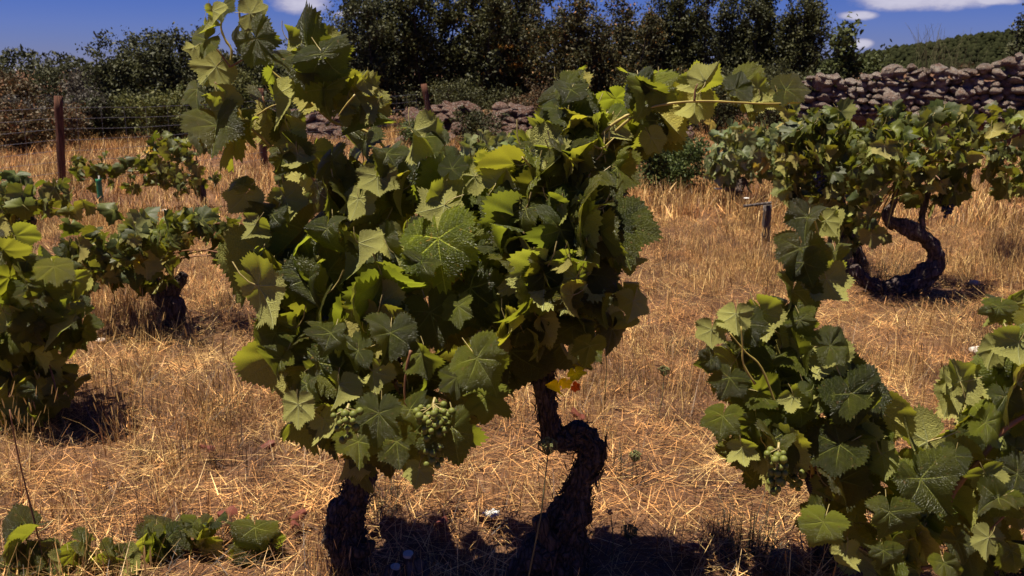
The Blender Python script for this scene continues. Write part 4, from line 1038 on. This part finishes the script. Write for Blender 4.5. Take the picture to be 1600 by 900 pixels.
p = P(160, 336, 8.3); tb = thing('vine_guard', Vector((p.x, 8.3, gh(p.x, 8.3))), 'green plastic tube guarding a young plant beside the left fence', 'tree guard')
mb = MB(); hgt = P(160, 277, 8.3).z
n = 20; R1 = .026
ring_z = [-.03, .0, hgt*.25, hgt*.5, hgt*.75, hgt-.02, hgt]
mb.tube([(0, 0, z) for z in ring_z], [R1*1.02, R1, R1*.98, R1, R1*.97, R1, R1*1.06], n, False)
b0 = len(mb.v); mb.tube([(0, 0, z) for z in reversed(ring_z)], [R1*.9]*7, n, False)
for j in range(n): mb.f.append(((6*n)+j, (6*n)+(j+1) % n, b0+(j+1) % n, b0+j))
obj('sleeve', mb.mesh('sleeve', M['tube']), tb)
mb = MB()
for z in (hgt*.28, hgt*.55): mb.tube([(math.cos(a)*.029, math.sin(a)*.029, z) for a in np.linspace(0, 6.283, 17)], [.0035]*17, 5, False)
obj('tie', mb.mesh('tie', M['greywood']), tb)
mb = MB(); mb.tube([(0, .008, 0), (0, .008, hgt*.5), (.003, .008, hgt+.03)], [.007, .007, .006], 6, True, .1); obj('cane', mb.mesh('cane', M['cut']), tb)

p = P(1197, 376, 7.0); st = thing('wooden_stake', Vector((p.x, 7.0, gh(p.x, 7.))), 'short grey weathered stake with a bar nailed across its top', 'stake')
t = P(1199, 320, 7.0); post('upright', st, (p.x, 7, -.08), (t.x, 7, t.z), .034, 'greywood', 4., 12)
a = P(1160, 321, 7.0); b = P(1203, 318, 7.0); post('cross_bar', st, (a.x, 6.96, a.z), (b.x, 6.96, b.z+.012), .012, 'greywood', 6., 8)

# cut stubs at the foot of the near vines
p = P(638, 905, 2.12); s0 = thing('vine_stump', Vector((p.x, 2.12, 0)), 'small sawn vine stump with a pale round cut between the two near trunks', 'stump')
trunk_px(s0, [(655, 905, 20), (646, 888, 19), (640, 874, 12), (638, 866, 9)], 2.12, M['bark_far'], 18, 8, .25, .2, 11., name='stub')
trunk_px(s0, [(612, 908, 20), (616, 896, 17), (618, 886, 10)], 2.10, M['bark_far'], 18, 8, .25, .2, 12., name='stub')
for (x, y, r, Y) in ((638, 865, 8.5, 2.12), (618, 885, 8, 2.10)):
    c = P(x, y, Y)-Vector(s0.location); mb = MB(); mb.tube([c+Vector((0, -.002, -.004)), c+Vector((0, -.003, .003))], [r*mpp(Y)*1.02, r*mpp(Y)*.98], 16, True, .08); obj('sawn_end', mb.mesh('sawn_end', M['cut'], False), s0)

# ------------------------------------------------------------------ flowers, seed heads, small litter
def umbel(label, px, py, Y, base, rpx, kind='green', seed=1):
    rr = random.Random(seed); top = P(px, py, Y); bx, by = base; bp = P(bx, by, Y); g = gh(bp.x, Y)
    v = thing('wild_carrot', Vector((bp.x, Y, g)), label, 'wildflower', 'wild carrot heads in the grass'); W0 = Vector(v.location)
    S = [Vector((bp.x, Y, g)), Vector(bp) if bp.z > g+.02 else Vector((bp.x, Y, g+.02)), (bp+top)/2+Vector((.006, 0, 0)), top]
    mb = MB(); mb.tube([s-W0 for s in S], [.0022, .002, .0017, .0014], 5); obj('stem', mb.mesh('stem', M['stalk']), v)
    r = rpx*mpp(Y); mb = MB(); c = top-W0; n = 60 if kind != 'dot' else 12
    for k in range(n):
        az = rr.uniform(0, 6.28); q = math.sqrt(rr.random())
        if kind == 'green':
            e = c+Vector((math.cos(az)*r*q, math.sin(az)*r*q, r*2.1*(1-.35*q))); mid = c+Vector((math.cos(az)*r*1.1*q, math.sin(az)*r*1.1*q, r*.8))
        elif kind == 'white':
            e = c+Vector((math.cos(az)*r*q, math.sin(az)*r*q, r*(.35+.06*rr.random()))); mid = c.lerp(e, .5)-Vector((0, 0, r*.06))
        else:
            e = c+Vector((rr.gauss(0, 1), rr.gauss(0, 1), rr.gauss(0, 1))).normalized()*r; mid = c.lerp(e, .5)
        mb.tube([c, mid, e], [.0006, .0007, .0011], 3, False)
        w = {'green': .0028, 'white': .005, 'dot': r*.55}[kind]*rr.uniform(.7, 1.3)
        mb.tube([e-Vector((0, 0, w*.6)), e, e+Vector((0, 0, w*.6))], [w*.5, w, w*.3], 5)
    obj('flower_head', mb.mesh('flower_head', M[{'green': 'seed', 'white': 'white', 'dot': 'seed_tan'}[kind]]), v)
umbel('closed green seed head in front of the bent black trunk', 856, 712, 1.85, (826, 900), 15, 'green', 1)
umbel('white flat flower head in the shade between the near trunks', 768, 806, 2.45, (768, 850), 13, 'white', 2)
umbel('tiny round brown seed head right of the bent trunk', 954, 800, 2.2, (956, 880), 3.5, 'dot', 3)
umbel('grey green seed head low right of the bent trunk', 982, 842, 2.3, (984, 880), 13, 'green', 4)
umbel('green seed head standing in the grass between the near vines and the right vine', 1037, 588, 3.3, (1028, 660), 9, 'green', 5)
umbel('round brown bud over the dark tuft', 1143, 833, 2.2, (1146, 880), 4, 'dot', 6)
umbel('grey seed head beside the dark twiggy weed right of the trunk', 992, 722, 2.7, (994, 760), 10, 'green', 7)
umbel('white flower near the foot of the small green bush', 1122, 297, 9.0, (1122, 310), 6, 'white', 8)
umbel('white flower just left of the short stake bar', 1166, 311, 7.6, (1166, 335), 4, 'white', 9)
umbel('white flower behind the pale leafed vine', 1214, 294, 8.0, (1214, 310), 5, 'white', 10)
umbel('white flower low at the right side of the near canopy', 946, 545, 3.4, (946, 600), 7, 'white', 11)

def tuft(label, px, py, Y, n, h, w, seed, m='tuft'):
    p = P(px, py, Y); me = blade_clump('blades', M[m], n, w, h*.5, h*1.1, .003, .65, seed)
    v = thing('weed_tuft', Vector((p.x, Y, gh(p.x, Y))), label, 'weed', 'green weed tufts in the dry grass'); o = obj('blades', me, v); o['kind'] = 'stuff'; return v
tuft('dark spiky tuft in the shade left of the bottom right vine', 1160, 870, 2.3, 170, .16, .09, 1)
tuft('dark weed behind the bent trunk at its right', 985, 740, 2.75, 60, .13, .09, 2)
tuft('greyish weed in the sunny grass between the vines', 1070, 510, 4.1, 70, .12, .09, 3)
tuft('green weed behind the left near trunk', 585, 800, 2.5, 80, .14, .07, 4)
tuft('green weed left of the large vine', 345, 655, 3.35, 110, .12, .14, 5)
tuft('grey green weed before the wooden stake', 1200, 400, 6.2, 90, .16, .14, 6)
tuft('green weed inside the curl of the curled trunk', 1395, 420, 5.7, 160, .22, .16, 7)
tuft('dull green weed at the right in the grass beyond the thin sprout', 1500, 470, 4.9, 70, .12, .12, 8)
tuft('dark weed at the foot of the dead gnarled stump', 215, 515, 4.4, 90, .14, .14, 9)
tuft('dark dead weed in the shade of the left edge vine', 190, 655, 3.3, 120, .16, .16, 10, 'straw_dark')
tuft('dead twiggy weed behind the low sprawling vine', 330, 460, 5.0, 60, .15, .14, 11)

rl = random.Random(12); dead = leaf_mesh('fallen_leaf', M['redleaf'], 801, False, .9, .5, .5, 1.2, .8)
G = 'fallen red leaves on the ground'
for (x, y, Y, lab) in ((468, 830, 2.4, 'red fallen leaf left of the left near trunk, upper one'), (462, 850, 2.35, 'red fallen leaf left of the left near trunk, lower one'), (356, 828, 2.42, 'red fallen leaf among the low sprouts'), (1090, 884, 2.2, 'dark red fallen leaf at the bottom edge left of the dark tuft'),
                       (1068, 890, 2.18, 'second dark red fallen leaf by the bottom edge'), (325, 715, 2.9, 'orange brown fallen leaf in the straw left of the large vine'), (420, 718, 2.9, 'small orange fallen leaf at the left foot of the large canopy'), (905, 606, 3.2, 'red leaf lying in the grass under the yellow leaves'), (690, 850, 2.35, 'fallen leaf in the shade between the near trunks')):
    p = P(x, y, Y); g = gh(p.x, Y); o = obj('fallen_leaf', dead, None, Vector((p.x, Y, g+.06))); s = rl.uniform(.035, .05); o.scale = (s, s, s)
    o.rotation_euler = (rl.uniform(-.5, 1.0), rl.uniform(-.4, .4), rl.uniform(0, 6)); tag(o, lab, 'fallen leaf', G)
GS = 'pale stones and chips in the grass'
for (x, y, s, lab) in ((1222, 888, .045, 'grey stone at the bottom edge by the foot of the right vine'), (1345, 0, 0, ''), (94, 292, .04, 'white chip at the foot of the fence post'), (1432, 418, .035, ''), (1462, 417, .028, 'white chip on the ground right of the curled trunk'), (1522, 447, .03, 'white chip right of the curled trunk, nearer the camera'), (113, 333, .03, 'white chip left of the green tube'), (257, 332, .03, 'white chip right of the green tube'),
                       (1552, 560, .03, 'pale chip near the right edge in the grass'), (158, 536, .02, 'tiny white chip beside the left edge vine'), (1525, 560, .035, 'flat pale chip above the large pale leaves at right'), (1205, 0, 0, '')):
    if not s or not lab: continue
    ang = PITCH+math.atan((y-450)/FPX); Y = CAMH/math.tan(ang); p = P(x, y, Y)
    o = obj('stone_chip', SM[2], None, Vector((p.x, Y, gh(p.x, Y)+s*.9))); o.data = SM[2].copy(); o.data.materials[0] = M['palestone' if s < .06 and x != 1222 else 'stone']; k = s
    if x == 1222: o.location.z = .02
    o.scale = (k*1.3, k, k*.6); o.rotation_euler = (0, 0, rl.uniform(0, 6)); tag(o, lab, 'stone', GS)
